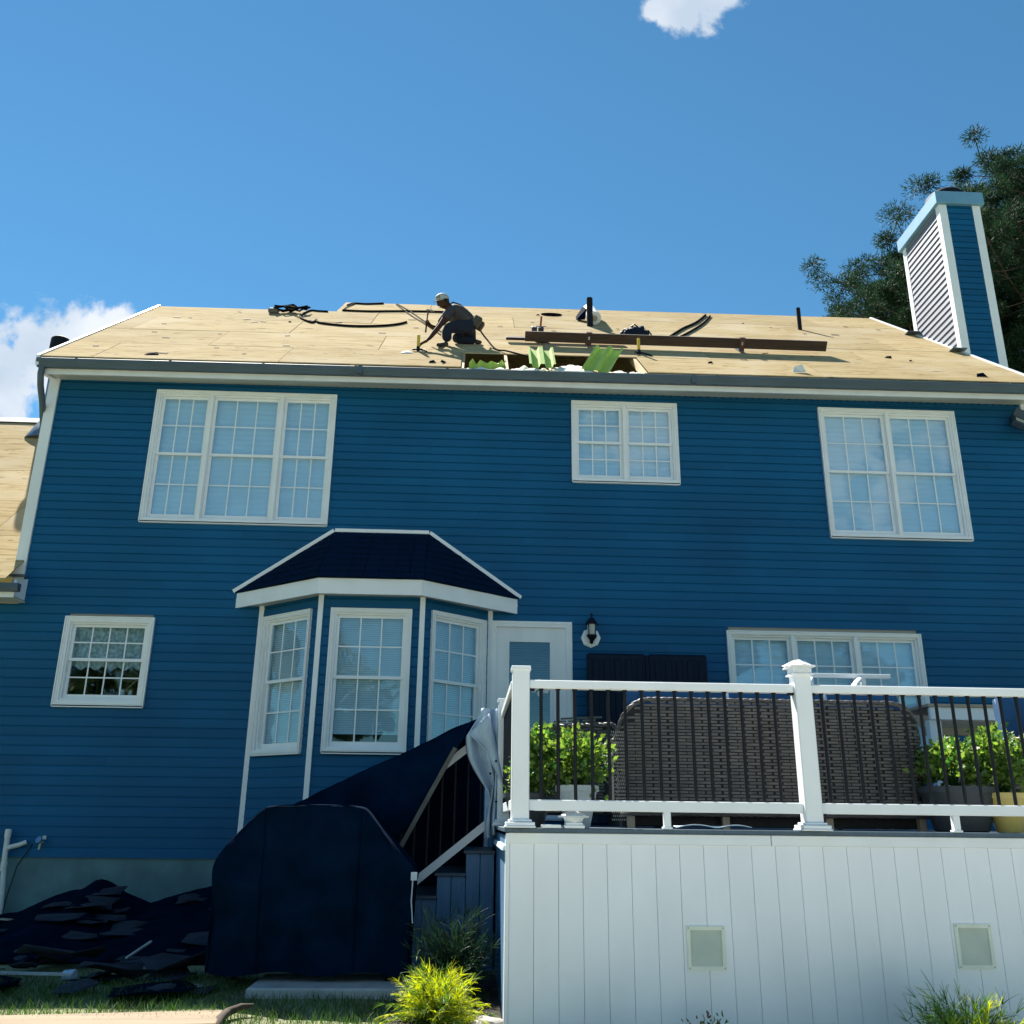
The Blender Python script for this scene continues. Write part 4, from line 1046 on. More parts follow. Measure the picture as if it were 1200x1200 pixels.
tag(sheet('white_rag', lambda u, v: (1.36+.50*u, -5.36+.10*v+.02*math.sin(u*8), DZ+.012+.02*abs(math.sin(u*6))*(1-v)+.01*v), 20, 6, CLOTH, None, at=(1.6, -5.3, DZ)), "crumpled pale rag on the deck floor under the railing", "rag")

# ------------------------------------------------------------------ plants
def leaf_shape(kind):
    if kind == 'lobed':
        out = [(0, 0), (.10, .22), (.34, .20), (.24, .42), (.42, .56), (.18, .66), (.16, .86), (0, 1.0), (-.16, .86), (-.18, .66), (-.42, .56), (-.24, .42), (-.34, .20), (-.10, .22)]
    else: out = [(0, 0), (.22, .35), (.16, .75), (0, 1), (-.16, .75), (-.22, .35)]
    return out
def foliage(name, leaves, kind, mats, parent=None, at=(0, 0, 0), mi=None):
    """leaves: (position, direction, size, roll); each leaf is a folded fan of triangles"""
    sh = leaf_shape(kind); V = []; F = []; MI = []
    for idx, (p, d, s, roll) in enumerate(leaves):
        d = Vector(d).normalized(); a = d.orthogonal().normalized(); a.rotate(Matrix.Rotation(roll, 3, d)); up = d.cross(a)
        b = len(V); V.append(p+d*s*.5+up*s*.05)
        for (x, y) in sh: V.append(p+d*(s*y)+a*(s*x)+up*s*(.22*abs(x)-.22*y*y))
        n = len(sh); F += [(b, b+1+i, b+1+(i+1) % n) for i in range(n)]
        if mi is not None: MI += [mi(idx)]*n
    return stuffpart(np_mesh(name, np.array([tuple(v) for v in V]), F, mats, parent, 0, at, MI if mi is not None else None))
def bushy(c, rx, ry, rz_, n, size, seed, flat=.35, out=1.0):
    r_ = random.Random(seed); L_ = []; c = Vector(c)
    cl_ = [Vector((r_.gauss(0, 1), r_.gauss(0, 1), r_.gauss(.25, 1))).normalized()*r_.uniform(.55, 1) for _ in range(26)]
    for i in range(n):
        q = r_.choice(cl_); d = (q+Vector((r_.gauss(0, .26), r_.gauss(0, .26), r_.gauss(0, .26))))
        p = c+Vector((d.x*rx, d.y*ry, d.z*rz_)); dr = Vector((d.x+r_.gauss(0, .5), d.y+r_.gauss(0, .5), d.z*.6+r_.gauss(flat, .4)))
        if dr.length < .1: dr = Vector((0, 0, 1))
        L_.append((p, dr, size*r_.uniform(.6, 1.25), r_.uniform(0, 6.28)))
    return L_
def stems(c, tips, r=.006):
    b_ = MB(); c = Vector(c)
    for t in tips: b_.tube([c, c.lerp(Vector(t), .5)+Vector((0, 0, .04)), t], [r, r*.8, r*.5], 5)
    return b_
def pot(parent, c, r0, r1, h, m, rim=.012):
    c = Vector(c)
    MB().lathe([(r0*.92, 0), (r0, .01), (r1*.98, h*.86), (r1+rim, h*.86), (r1+rim, h), (r1-.01, h), (r1-.015, h*.9)], c, 24).build('pot', m, parent, 40)
    MB().lathe([(r1-.016, h*.88), (r1-.016, h*.90)], c, 20).build('soil', SOIL, parent)
def potplant(label, c, r0, r1, h, m, fc, fr, n, size, seed, mats=LEAF, name='potted_plant'):
    t = thing(name, label, 'plant', c); pot(t, c, r0, r1, h, m)
    L_ = bushy(fc, *fr, n, size, seed); top = Vector(c)+Vector((0, 0, h*.9))
    stems(top, [l[0] for l in L_[::max(1, n//26)]]).build('stem', LEAFD, t, 60)
    foliage('leaves', L_, 'lobed', mats if isinstance(mats, list) else [mats], t, c, (lambda i: i % len(mats)) if isinstance(mats, list) else None)
    return t
potplant("bright green leafy plant in a pale grey pot beside the corner post", (.745, -5.12, DZ), .085, .135, .27, POTW, (.735, -5.14, 1.54), (.20, .18, .16), 1500, .044, 3, [LEAF, LEAF, LEAFD])
potplant("darker leafy plant in a dark pot half hidden by the corner post", (.42, -4.98, DZ), .11, .16, .22, POTD, (.46, -4.98, 1.52), (.17, .18, .20), 1300, .046, 4, [LEAF, LEAFD])
potplant("spreading bright green plant in a dark grey pot beside the sofa end", (3.46, -4.95, DZ), .18, .25, .30, POTD, (3.45, -4.95, 1.53), (.22, .20, .15), 1500, .046, 5, [LEAF, LEAF, LEAFD])
potplant("tall bright green plant in a pale yellow pot by the railing", (3.74, -5.06, DZ), .085, .145, .26, POTY, (3.78, -5.02, 1.58), (.21, .2, .18), 1500, .046, 6, [LEAF, LEAF, LEAFD])

def threads(name, c, r, h, n, mats, parent, seed, at, droop=.5, seg=7, w=.0032, twig=4):
    """thread-leaf conifer: arching fine sprays with side twigs, as thin flat ribbons"""
    r_ = random.Random(seed); V = []; F = []; MI = []; c = Vector(c)
    def ribbon(p, d, L_, w_, g, mi):
        d = d.normalized(); sd = d.cross(Vector((r_.gauss(0, 1), r_.gauss(0, 1), r_.gauss(0, 1)))).normalized(); b = len(V); q = p.copy(); pts = []
        for k in range(seg+1):
            t = k/seg; ww = w_*(1-.75*t); V.append(tuple(q-sd*ww)); V.append(tuple(q+sd*ww)); pts.append((q.copy(), d.copy()))
            q = q+d*(L_/seg); d = (d+Vector((r_.gauss(0, .06), r_.gauss(0, .06), -g/seg))).normalized()
        for k in range(seg): F.append((b+2*k, b+2*k+1, b+2*k+3, b+2*k+2)); MI.append(mi)
        return pts
    for i in range(n):
        a = r_.uniform(0, 6.283); e = r_.uniform(.02, 1)**.75; d = Vector((math.cos(a)*(1-e*.75), math.sin(a)*(1-e*.75), .15+e)).normalized()
        L_ = r_.uniform(.5, 1.0); L_ *= math.sqrt((r*d.xy.length)**2+(h*d.z)**2)*1.12
        mi = r_.choice(range(len(mats))) if L_ > .12 else len(mats)-1
        pts = ribbon(c+Vector((r_.gauss(0, .03), r_.gauss(0, .03), 0)), d, L_, w*1.2, droop, mi)
        for k in range(2, seg):
            for _ in range(twig):
                p, dd = pts[k]; ribbon(p, dd+Vector((r_.gauss(0, .45), r_.gauss(0, .45), r_.gauss(.05, .35))), L_*r_.uniform(.10, .24), w, .5, mi)
    return stuffpart(np_mesh(name, V, F, mats, parent, 0, at, MI))
def shrub(label, c, r, h, n, mats, seed, **kw):
    t = thing('shrub', label, 'shrub', c); b_ = MB()
    for k in range(6):
        a = k*1.05; b_.tube([c, (c[0]+.05*math.cos(a), c[1]+.05*math.sin(a), c[2]+h*.4), (c[0]+.5*r*math.cos(a), c[1]+.5*r*math.sin(a), c[2]+h*.7)], [.010, .007, .003], 5)
    b_.build('branch', BARK, t); threads('sprays', c, r, h, n, mats, t, seed, c, **kw); return t
shrub("golden thread-leaf shrub glowing in the sun at the foot of the deck corner", (-.15, -5.22, -.04), .36, .33, 420, [THREAD, THREAD, THREADG], 11, droop=.95, twig=5, w=.0026)
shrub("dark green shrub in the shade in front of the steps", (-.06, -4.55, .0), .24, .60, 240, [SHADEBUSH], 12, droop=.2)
shrub("feathery green shrub in front of the white skirting under the vent", (2.74, -6.12, -.16), .33, .50, 330, [THREADG, THREADG, THREAD], 13, droop=.55, twig=5, w=.0026)
rp = thing('low_plant', "low rusty-leaved plant at the foot of the white skirting", 'plant', (1.42, -5.78, -.10))
foliage('leaves', bushy((1.42, -5.78, .0), .13, .1, .085, 130, .035, 21), 'plain', [REDLEAF, LEAFD], rp, (1.42, -5.78, -.10), lambda i: i % 2)

# grass: blades where the lawn shows, thinner towards the shade
def grass():
    r_ = np.random.default_rng(5); n = 26000
    x = r_.uniform(-4.6, .1, n); y = r_.uniform(-6.6, -3.7, n); keep = (y < -4.15-.0*x) | (r_.random(n) < .35)
    keep &= ~((x > -1.5) & (x < -.30) & (y > -4.62)) & ~((x > -.5) & (y > -5.5) & (y < -4.9))
    x, y = x[keep], y[keep]; n = len(x); z = np.interp(y, [-11.6, -6.2, -5.2, -4.4, 0], [-.5, -.12, -.03, 0, .05])
    h = r_.uniform(.035, .085, n); a = r_.uniform(0, 6.283, n); l = r_.normal(0, .03, (n, 2)); w = .0028
    B = np.stack([x, y, z-.01], 1); sx = np.stack([np.cos(a)*w, np.sin(a)*w, 0*a], 1)
    m = B+np.stack([l[:, 0]*.4, l[:, 1]*.4, h*.6], 1); t = B+np.stack([l[:, 0], l[:, 1], h], 1)
    V = np.stack([B-sx, B+sx, m+sx*.7, m-sx*.7, t, t+sx*.1], 1).reshape(-1, 3); i = np.arange(n)[:, None]*6
    F = np.concatenate([i+np.array([[0, 1, 2, 3]]), i+np.array([[3, 2, 5, 4]])])
    tag(np_mesh('grass', V, F, GRASSM), kind='stuff')
grass()
tag(np_mesh('mulch_bed', [(x, y, gz(y)+.02+.025*fbm(x, y, 1, 6)) for y in np.linspace(-6.4, -3.6, 50) for x in np.linspace(-.46, .25, 22)], [(j*22+i, j*22+i+1, (j+1)*22+i+1, (j+1)*22+i) for j in range(49) for i in range(21)], MULCH, smooth=60), kind='structure')
def rock(name, c, r, seed, label, cat, group=None, m=STONE, sq=(1, .8, .45)):
    b_ = bmesh.new(); bmesh.ops.create_icosphere(b_, subdivisions=3, radius=1)
    for v in b_.verts:
        f = 1+.35*fbm(v.co.x+seed, v.co.y, v.co.z, 1.1); v.co = (v.co.x*f*r*sq[0], v.co.y*f*r*sq[1], v.co.z*f*r*sq[2])
    me = bpy.data.meshes.new(name); b_.to_mesh(me); me.materials.append(m)
    return tag(finish(name, me, None, 35, c), label, cat, group)
rock('stone', (.14, -5.30, -.03), .11, 1, "pale flat stone in the mulch at the deck corner", "stone")
rock('stone', (-.10, -5.62, -.05), .10, 4, "pale stone edging the mulch below the golden shrub", "stone")
rock('stone', (-1.86, -4.27, .0), .07, 7, "small grey stone block at the edge of the felt pile", "stone")

# ------------------------------------------------------------------ torn-off roofing in front of the foundation
pile = thing('felt_pile', "heap of black roofing felt torn off the roof and piled along the foundation", 'pile', (-4.0, -1.6, .03))
def crest(x):
    pts = [(-6.6, .20), (-5.5, .10), (-4.95, .10), (-4.6, .14), (-4.25, .33), (-3.98, .40), (-3.84, .515), (-3.74, .50), (-3.55, .37), (-3.28, .255), (-3.0, .34), (-2.7, .43), (-2.4, .50), (-1.9, .55), (-1.2, .5)]
    for (a, za), (b, zb) in zip(pts, pts[1:]):
        if a <= x <= b: return za+(zb-za)*(x-a)/(b-a)
    return .1
def heap(u, v):
    x = -6.6+u*5.2; y = -.35-v*2.9; c = crest(x+.05*math.sin(v*9)); k = math.sin(min(1, v*5)*math.pi/2)
    prof = c if v < .16 else c*(1-(v-.16)/.84)**1.15
    z = .02+prof*(k if v < .2 else 1)+.035*abs(fbm(x*1.2, y*1.6, 2, 1.0))+.02*fbm(x*3, y*3.5, 6, 1)
    return (x+.05*fbm(x, y, 8), y, max(z, gz(y)+.012))
sheet('felt_sheet', heap, 110, 60, FELT, pile, at=(-4.0, -1.6, .03))
def scrap(c, w, d, rot, seed, m, bend=.08):
    r_ = random.Random(seed); pts = []
    for k in range(9):
        a = 2*math.pi*k/9; f = r_.uniform(.72, 1.12); pts.append((w*f*max(-.8, min(.8, math.cos(a)*1.2)), d*f*max(-.8, min(.8, math.sin(a)*1.2))))
    V = [(0, 0, .0)]; F = []
    for ring in (.5, 1):
        for (x, y) in pts: V.append((x*ring, y*ring, 0))
    V = [(x, y, bend*(math.sin(x/w*2+seed)*.5+.5)*(abs(y/d)+.3)*.5+bend*.6*fbm(x*2, y*2, seed, 1.5)) for x, y, z in V]
    mz = min(v[2] for v in V); V = [(x, y, z-mz+.006) for x, y, z in V]
    F = [(0, 1+i, 1+(i+1) % 9, 1+(i+1) % 9) for i in range(9)]
    me = bpy.data.meshes.new('felt_scrap'); me.from_pydata(V, [], [f[:3] for f in F]+[(1+i, 10+i, 10+(i+1) % 9, 1+(i+1) % 9) for i in range(9)]); me.materials.append(m)
    o = finish('felt_scrap', me, None, 60, c); o.rotation_euler = (r_.uniform(-.10, .10), r_.uniform(-.10, .10), rot); o.modifiers.new('thickness', 'SOLIDIFY').thickness = .005
    return tag(o, None, 'felt scrap', 'felt scraps strewn on the grass below the heap')
r_ = random.Random(9)
for k in range(34):
    x = r_.uniform(-5.2, -1.9); y = r_.uniform(-4.6, -3.0); w = r_.uniform(.12, .34)
    o = scrap((x, y, gz(y)+.008+.003*(k % 7)), w, w*r_.uniform(.5, .9), r_.uniform(0, 6.28), k, FELT2 if k % 3 else FELT)
    o['label'] = "torn scrap of dark roofing felt lying on the grass below the felt heap"
for k in range(22):
    u, v = r_.uniform(.22, .86), r_.uniform(.30, .92); q = heap(u, v); q2 = heap(u, v-.05); w = r_.uniform(.10, .30)
    o = scrap((q[0], q[1], q[2]+.012), w, w*r_.uniform(.45, .9), r_.uniform(0, 6.28), 100+k, FELT2 if k % 4 else SLATEFELT, .05)
    o.rotation_euler = (-math.atan2(q2[2]-q[2], abs(q2[1]-q[1])+1e-6)*-1, 0, 0); o['label'] = "torn scrap of dark roofing felt lying on the black felt heap"; o['group'] = 'felt scraps on the heap'
big = [((-3.15, -3.45, .06), .42, .24, "broad bluish felt scrap curled up in front of the heap"), ((-2.05, -3.75, .05), .40, .26, "broad grey felt scrap beside the covered grill"), ((-2.55, -4.0, .03), .32, .16, "grey felt scrap lying flat on the grass nearest the wooden board")]
for (c, w, d, lab) in big:
    o = scrap(c, w, d, .4, int(w*100), FELT2, .16); o['label'] = lab
b_ = MB(); b_.lathe([(.034, 0), (.036, .01), (.036, .085), (.030, .095)], (-2.88, -4.05, .055), 14, Vector((.9, -.35, .1))); tag(b_.build('paper_cup', BLUECAN, smooth=40, at=(-2.9, -4.05, .03)), "small blue and white cup lying among the felt scraps", "cup")
def stick(p, q, w, h, m, name, label, cat):
    p, q = Vector(p), Vector(q); t = (q-p).normalized(); s = Vector((-t.y, t.x, 0))*w/2; u = Vector((0, 0, h))
    vs = [p-s, p+s, p+s+u, p-s+u, q-s, q+s, q+s+u, q-s+u]; c = (p+q)/2
    return tag(MB().add(vs, [(0, 3, 2, 1), (4, 5, 6, 7), (0, 1, 5, 4), (1, 2, 6, 5), (2, 3, 7, 6), (3, 0, 4, 7)]).build(name, m, at=c), label, cat)
stick((-3.55, -3.95, .05), (-2.80, -4.1, .06), .05, .015, SLABM, 'lath', "long pale lath lying in front of the felt heap beside the cup", "lath")
stick((-5.05, -1.15, .16), (-4.45, -1.5, .17), .06, .012, TAN, 'lath', "short tan lath on the felt heap near the plastic pipe", "lath")
stick((-2.62, -3.55, .10), (-2.52, -3.30, .19), .02, .012, SLABM, 'lath', "small light lath standing out of the middle of the felt heap", "lath")
bd = MB(); Tb = Matrix.Translation((-2.55, -5.40, -.02)) @ Matrix.Rotation(R(8.2), 4, 'Z')
bd.bevbox(-1.45, 1.10, -.26, .15, -.03, .036, .006, Tb); tag(bd.build('board', WOODB, at=(-2.55, -5.4, -.02)), "weathered tan board lying on the grass in the sun", "board")
lg = MB(); lg.tube([(-1.44, -5.46, -.02), (-1.45, -5.30, .0), (-1.43, -5.18, .02), (-1.37, -5.10, .035), (-1.30, -5.08, .04)], [.022, .028, .026, .02, .01], 9); tag(lg.build('branch', BARK, smooth=60, at=(-1.4, -5.2, 0)), "short curved branch lying at the end of the tan board", "branch")

# ------------------------------------------------------------------ things on the roof
RN = Vector((-.005, -.8, 1)).normalized(); RU = Vector((0, 1, .8)).normalized()       # roof normal, up-slope
def on(x, y, h=0): return Vector((x, y, rz(x, y)))+RN*(h+.006)
def roofT(x, y, yaw=0, h=0):
    p = on(x, y, h); ex = Vector((1, 0, .005)).normalized(); M_ = Matrix(((ex.x, RU.x, RN.x, p.x), (ex.y, RU.y, RN.y, p.y), (ex.z, RU.z, RN.z, p.z), (0, 0, 0, 1)))
    return M_ @ Matrix.Rotation(yaw, 4, 'Z')
# attic insulation and green baffles in the open strip
def fluff(u, v):
    x = HX0+.03+(HX1-HX0-.06)*u; y = YE+.03+1.1*v; w = math.exp(-max(0, y-.02)/.16) if y > .02 else 1
    lump = .10*abs(fbm(x*2.4, y*2.0, 1, 1.5))+.035*fbm(x*8, y*7, 2, 1)+.10*math.exp(-((x-1.30)/.22)**2)
    return (x, y, ez(x)+min(6.845+.50*(y+.46)*w+lump*w+(-.10)*(1-w), 6.86+.8*(y+.5)-.03))
ins = sheet('insulation', fluff, 130, 40, INSUL, None, at=(1.0, 0, 6.9)); tag(ins, "fluffy white insulation showing in the open strip of roof above the gutter", 'insulation', kind='stuff')
def baffle(T, w, L_, label):
    prof = []
    for k in range(2):
        o = -w/2+k*w/2; prof += [(o, .055), (o+.03, .055), (o+.05, .0), (o+w/2-.05, .0), (o+w/2-.03, .055)]
    prof += [(w/2, .055)]; n = len(prof); V = []
    for y in (0, L_):
        for (x, z) in prof: V.append(T @ Vector((x, y, z)))
    for y in (0, L_):
        for (x, z) in prof: V.append(T @ Vector((x, y, z-.006)))
    F = [(i, i+1, n+i+1, n+i) for i in range(n-1)]+[(2*n+i, 3*n+i, 3*n+i+1, 2*n+i+1) for i in range(n-1)]+[(i, 2*n+i, 2*n+i+1, i+1) for i in range(n-1)]+[(n+i, n+i+1, 3*n+i+1, 3*n+i) for i in range(n-1)]+[(0, n, 3*n, 2*n), (n-1, 3*n-1, 4*n-1, 2*n-1)]
    b_ = MB(); b_.add(V, F)
    return tag(b_.build('attic_baffle', FOAM, at=T.translation), label, 'baffle', 'green foam baffles in the open strip of roof')
baffle(roofT(.885, -.33, 0, -.01) @ Matrix.Rotation(R(10), 4, "X"), .36, .66, "green foam baffle lying flat between rafters in the open strip of roof")
p0 = Vector((1.60, -.40, 6.92)); yv = Vector((.30, .30, .62)).normalized(); xv = Vector((.86, -.32, -.26)); xv = (xv-yv*xv.dot(yv)).normalized(); zv = xv.cross(yv)
baffle(Matrix(((xv.x, yv.x, zv.x, p0.x), (xv.y, yv.y, zv.y, p0.y), (xv.z, yv.z, zv.z, p0.z), (0, 0, 0, 1))), .40, .62, "green foam baffle sticking up and leaning out of the open strip of roof")
sc_ = MB(); T = roofT(.02, -.20, 0, -.05); P_ = [(-.14+.5*k/10, .03*math.sin(k*1.9), .05+.035*math.sin(k*2.3)+.02*(k % 2)) for k in range(11)]
sc_.add([T @ Vector((x, y, -.05)) for x, y, z in P_]+[T @ Vector((x, y+.02, z)) for x, y, z in P_]+[T @ Vector((x, y+.12, z*.6)) for x, y, z in P_], [(k+11*r, k+1+11*r, k+12+11*r, k+11+11*r) for r in range(2) for k in range(10)])
o = sc_.build('foam_offcut', FOAM, at=T.translation); o.modifiers.new('thickness', 'SOLIDIFY').thickness = .01; tag(o, "crumpled green foam offcut in the insulation at the worker's end of the open strip", 'foam offcut')

# toe board held by two roof brackets, with a second plank behind it
def rbox(T, x0, x1, y0, y1, z0, z1, name, m, **k): return MB().bevbox(x0, x1, y0, y1, z0, z1, .005, T).build(name, m, **k)
dx, dy = 5.36-.73, .92-1.04
T = roofT(3.045, .985, math.atan2(-.15, 4.63), .045)
tag(rbox(T, -2.33, 2.33, -.022, .022, 0, .155, 'toe_board', BEAMW, at=T.translation), "long dark timber set on edge across the plywood as a foothold", 'timber')
T2 = roofT(1.35, 1.20, -.01, .03); tag(rbox(T2, -.92, .9, -.07, .07, .0, .042, 'loose_plank', BEAMW, at=T2.translation), "short dark plank lying flat, poking out past the long timber's end near the worker", 'plank')
def bracket(x, y, label):
    t = thing('roof_bracket', label, 'bracket', on(x, y), 'roof brackets holding the long timber'); T = roofT(x, y, 0, .0)
    MB().box(-.035, .035, -.09, .40, .004, .012, T).build('plate', FLASH, t); b_ = MB(); b_.box(-.04, .04, -.035, -.026, .005, .215, T); b_.box(-.04, .04, .026, .034, .04, .215, T); b_.box(-.04, .04, -.035, .034, .205, .214, T); b_.build('strap', M("dark_red_strap", (.07, .022, .018), .6), t)
    MB().box(-.012, .012, -.0385, -.035, .10, .15, T).build('buckle', STEEL, t)
bracket(1.70, 1.03, "dark red roof bracket gripping the long timber behind the leaning green baffle"); bracket(4.06, .955, "dark red roof bracket gripping the far half of the long timber")
# black bag behind the timber
bg = thing('tool_bag', "lumpy black tool bag lying behind the long timber", 'bag', on(2.56, 1.75))
b_ = bmesh.new(); bmesh.ops.create_icosphere(b_, subdivisions=4, radius=1)
for v in b_.verts:
    f = 1+.30*fbm(v.co.x*1.3, v.co.y, v.co.z, 1.6); z = max(-.1, v.co.z)
    v.co = Vector((v.co.x*.23*f, v.co.y*.17*f, z*.17*f+.01))
b_.transform(Matrix.Translation(-on(2.56, 1.75)) @ roofT(2.56, 1.75)); me = bpy.data.meshes.new('sack'); b_.to_mesh(me); me.materials.append(BLACKPLASTIC)
o = finish('sack', me, bg, 60, on(2.56, 1.75)); T = roofT(2.56, 1.75)
b_ = MB()
for s in (-1, 1): b_.tube([T @ Vector(v) for v in ((.12*s, -.05, .12), (.20*s, -.12, .14), (.28*s, -.14, .04), (.33*s, -.16, .01))], .012, 6)
b_.tube([T @ Vector(v) for v in ((-.08, 0, .17), (-.02, -.01, .22), (.05, 0, .17))], .012, 6); b_.build('strap', BLACKMETAL, bg, 60)
# roll of white underlayment and its torn end
rl = thing('underlayment_roll', "white roll of roofing underlayment lying up the slope beside the black vent pipe", 'roll', on(2.04, 2.7))
b_ = MB(); b_.lathe([(.115, 0), (.118, .02), (.118, .97), (.115, .99)], on(2.04, 2.72, .118), 24, RU); b_.build('roll', WHITEFOIL, rl, 40)
b_ = MB(); b_.lathe([(.05, -.012), (.05, .03)], on(2.04, 2.72, .118), 14, RU); b_.build('core', TAN, rl)
T = roofT(1.90, 2.95, .0, .0); b_ = MB(); b_.add([T @ Vector(v) for v in ((0, 0, .05), (-.14, .15, .02), (-.12, .45, .03), (.02, .62, .20), (.04, .2, .22))], [(0, 4, 3, 2, 1)])
o = b_.build('torn_flap', FELT, rl); o.modifiers.new('thickness', 'SOLIDIFY').thickness = .006
# two nail boxes and a red-handled tool
nb = thing('nail_boxes', "two small dark blue boxes and a red-handled tool behind the long timber's end", 'boxes', on(.93, 1.42)); T = roofT(.93, 1.40)
for i, x in enumerate((-.09, .015)): MB().bevbox(x, x+.085, -.04, .06, .0, .20, .006, T).build('box', M("box_navy%d" % i, (.02, .03, .07), .6), nb)
b_ = MB(); b_.tube([T @ Vector((.05, .03, .18)), T @ Vector((.06, .05, .36))], .016, 7); b_.build('handle', REDM, nb); b_ = MB(); b_.box(-.02, .14, .02, .03, .195, .21, T); b_.build('blade', STEEL, nb)
# upright yellow-handled tools
def pry(x, y, label, yaw=0, h=.20):
    t = thing('scraper', label, 'tool', on(x, y), 'yellow handled tools standing on the roof'); z = Vector((0, 0, 1)); p = on(x, y)
    Tm = Matrix.Translation(p) @ Matrix.Rotation(yaw, 4, 'Z')
    MB().bevbox(-.022, .022, -.016, .016, .06, h+.06, .006, Tm).build('handle', YELLOW, t); b_ = MB(); b_.bevbox(-.024, .024, -.018, .018, .0, .07, .004, Tm); b_.tube([Tm @ Vector(v) for v in ((0, 0, .03), (.10, -.12, -.05), (.13, -.16, -.09))], .014, 6); b_.tube([Tm @ Vector(v) for v in ((0, 0, .03), (-.08, -.03, .0))], .014, 6)
    b_.build('foot', BLACKMETAL, t)
pry(-.87, .40, "yellow-handled tool standing on the plywood at the worker's hand"); pry(2.40, .60, "yellow-handled tool standing just below the long timber, beside the open strip", .3)
# ropes and hoses
def line(name, pts, r, m, label, cat, lift=.012, group=None):
    P = [on(x, y, lift) if len(q) == 2 else Vector(q) for q in pts for x, y in [q[:2]]]
    # smooth the polyline
    S = []
    for i in range(len(P)-1):
        a, b, c, d = P[max(i-1, 0)], P[i], P[i+1], P[min(i+2, len(P)-1)]
        for k in range(5):
            t = k/5; S.append(.5*((2*b)+(c-a)*t+(2*a-5*b+4*c-d)*t*t+(3*b-a-3*c+d)*t**3))
    S.append(P[-1]); return tag(MB().tube(S, r, 7).build(name, m, smooth=60, at=P[0]), label, cat, group)
line('air_hose', [(-2.73, 3.20), (-2.91, 3.22), (-3.06, 3.24), (-3.11, 2.81), (-3.06, 2.54), (-2.9, 2.3), (-2.78, 2.2), (-2.77, 2.43), (-2.69, 2.2), (-2.45, 2.07), (-2.14, 1.99), (-1.85, 2.01), (-1.57, 2.1), (-1.36, 2.26), (-1.24, 2.45)], .018, HOSE, "dark air hose lying in a wide loop on the plywood near the ridge", 'hose')
line('air_hose', [(-2.50, 3.9), (-2.41, 4.12), (-2.17, 4.10), (-1.86, 4.22)], .020, HOSE, "short dark hose lying along the raised part of the ridge", 'hose')
line('air_hose', [(-2.49, 3.36), (-2.05, 3.34), (-1.65, 3.41), (-1.44, 3.45), (-.98, 3.50), (-.55, 3.5)], .020, HOSE, "dark hose running straight along the roof behind the worker's hammer", 'hose')
line('rope', [(-1.6, 4.22), (-1.31, 3.56), (-.9, 2.47), (-.55, 1.6)], .009, ROPE, "thin rope slanting down from the ridge to the worker, the upper of two", 'rope')
line('rope', [(-1.62, 4.20), (-1.21, 3.05), (-.91, 2.34), (-.60, 1.5)], .009, ROPE, "thin rope slanting down from the ridge to the worker, the lower of two", 'rope')
line('rope', [(-2.40, 4.08), (-2.48, 3.7), (-2.50, 3.36)], .010, ROPE, "short rope end tied between the two hoses at the step in the ridge", 'rope')
line('safety_rope', [(-.02, .98, 8.40), (.05, .95, 8.25), (.13, .88, 8.10), (.26, .62, 7.80), (.40, .42, 7.67), (.53, .26, 7.55), (.78, .05, 7.37)], .013, HOSE, "brown safety rope running from the worker's belt to the open strip of roof", 'rope')
line('cable', [(3.19, 1.89), (3.58, 2.58), (3.98, 3.18), (4.40, 4.0)], .022, HOSE, "dark cable lying up the slope behind the long timber, the outer of two", 'cable')
line('cable', [(3.24, 1.70), (3.62, 2.29), (4.09, 3.11), (4.46, 3.9)], .020, HOSE, "dark cable lying up the slope behind the long timber, the inner of two", 'cable')
cl_ = thing('hose_bundle', "tangle of grey hose and rags lying on the ridge beside the looped hose", 'hose bundle', on(-3.4, 3.05))
b_ = MB(); r_ = random.Random(3)
for k in range(5):
    pts = [on(-3.62+.14*i+r_.uniform(-.03, .03), 3.0+r_.uniform(-.15, .15), .03+r_.uniform(0, .10)) for i in range(5)]; b_.tube(pts, .018, 6)
b_.build('coil', HOSE, cl_, 60)
b_ = MB(); T = roofT(-3.62, 2.95); b_.bevbox(-.1, .08, -.06, .08, 0, .09, .02, T); T = roofT(-3.36, 3.12); b_.bevbox(-.1, .06, -.06, .06, .02, .12, .03, T); b_.build('rag', M("grey_rag", (.12, .12, .11), .9), cl_)
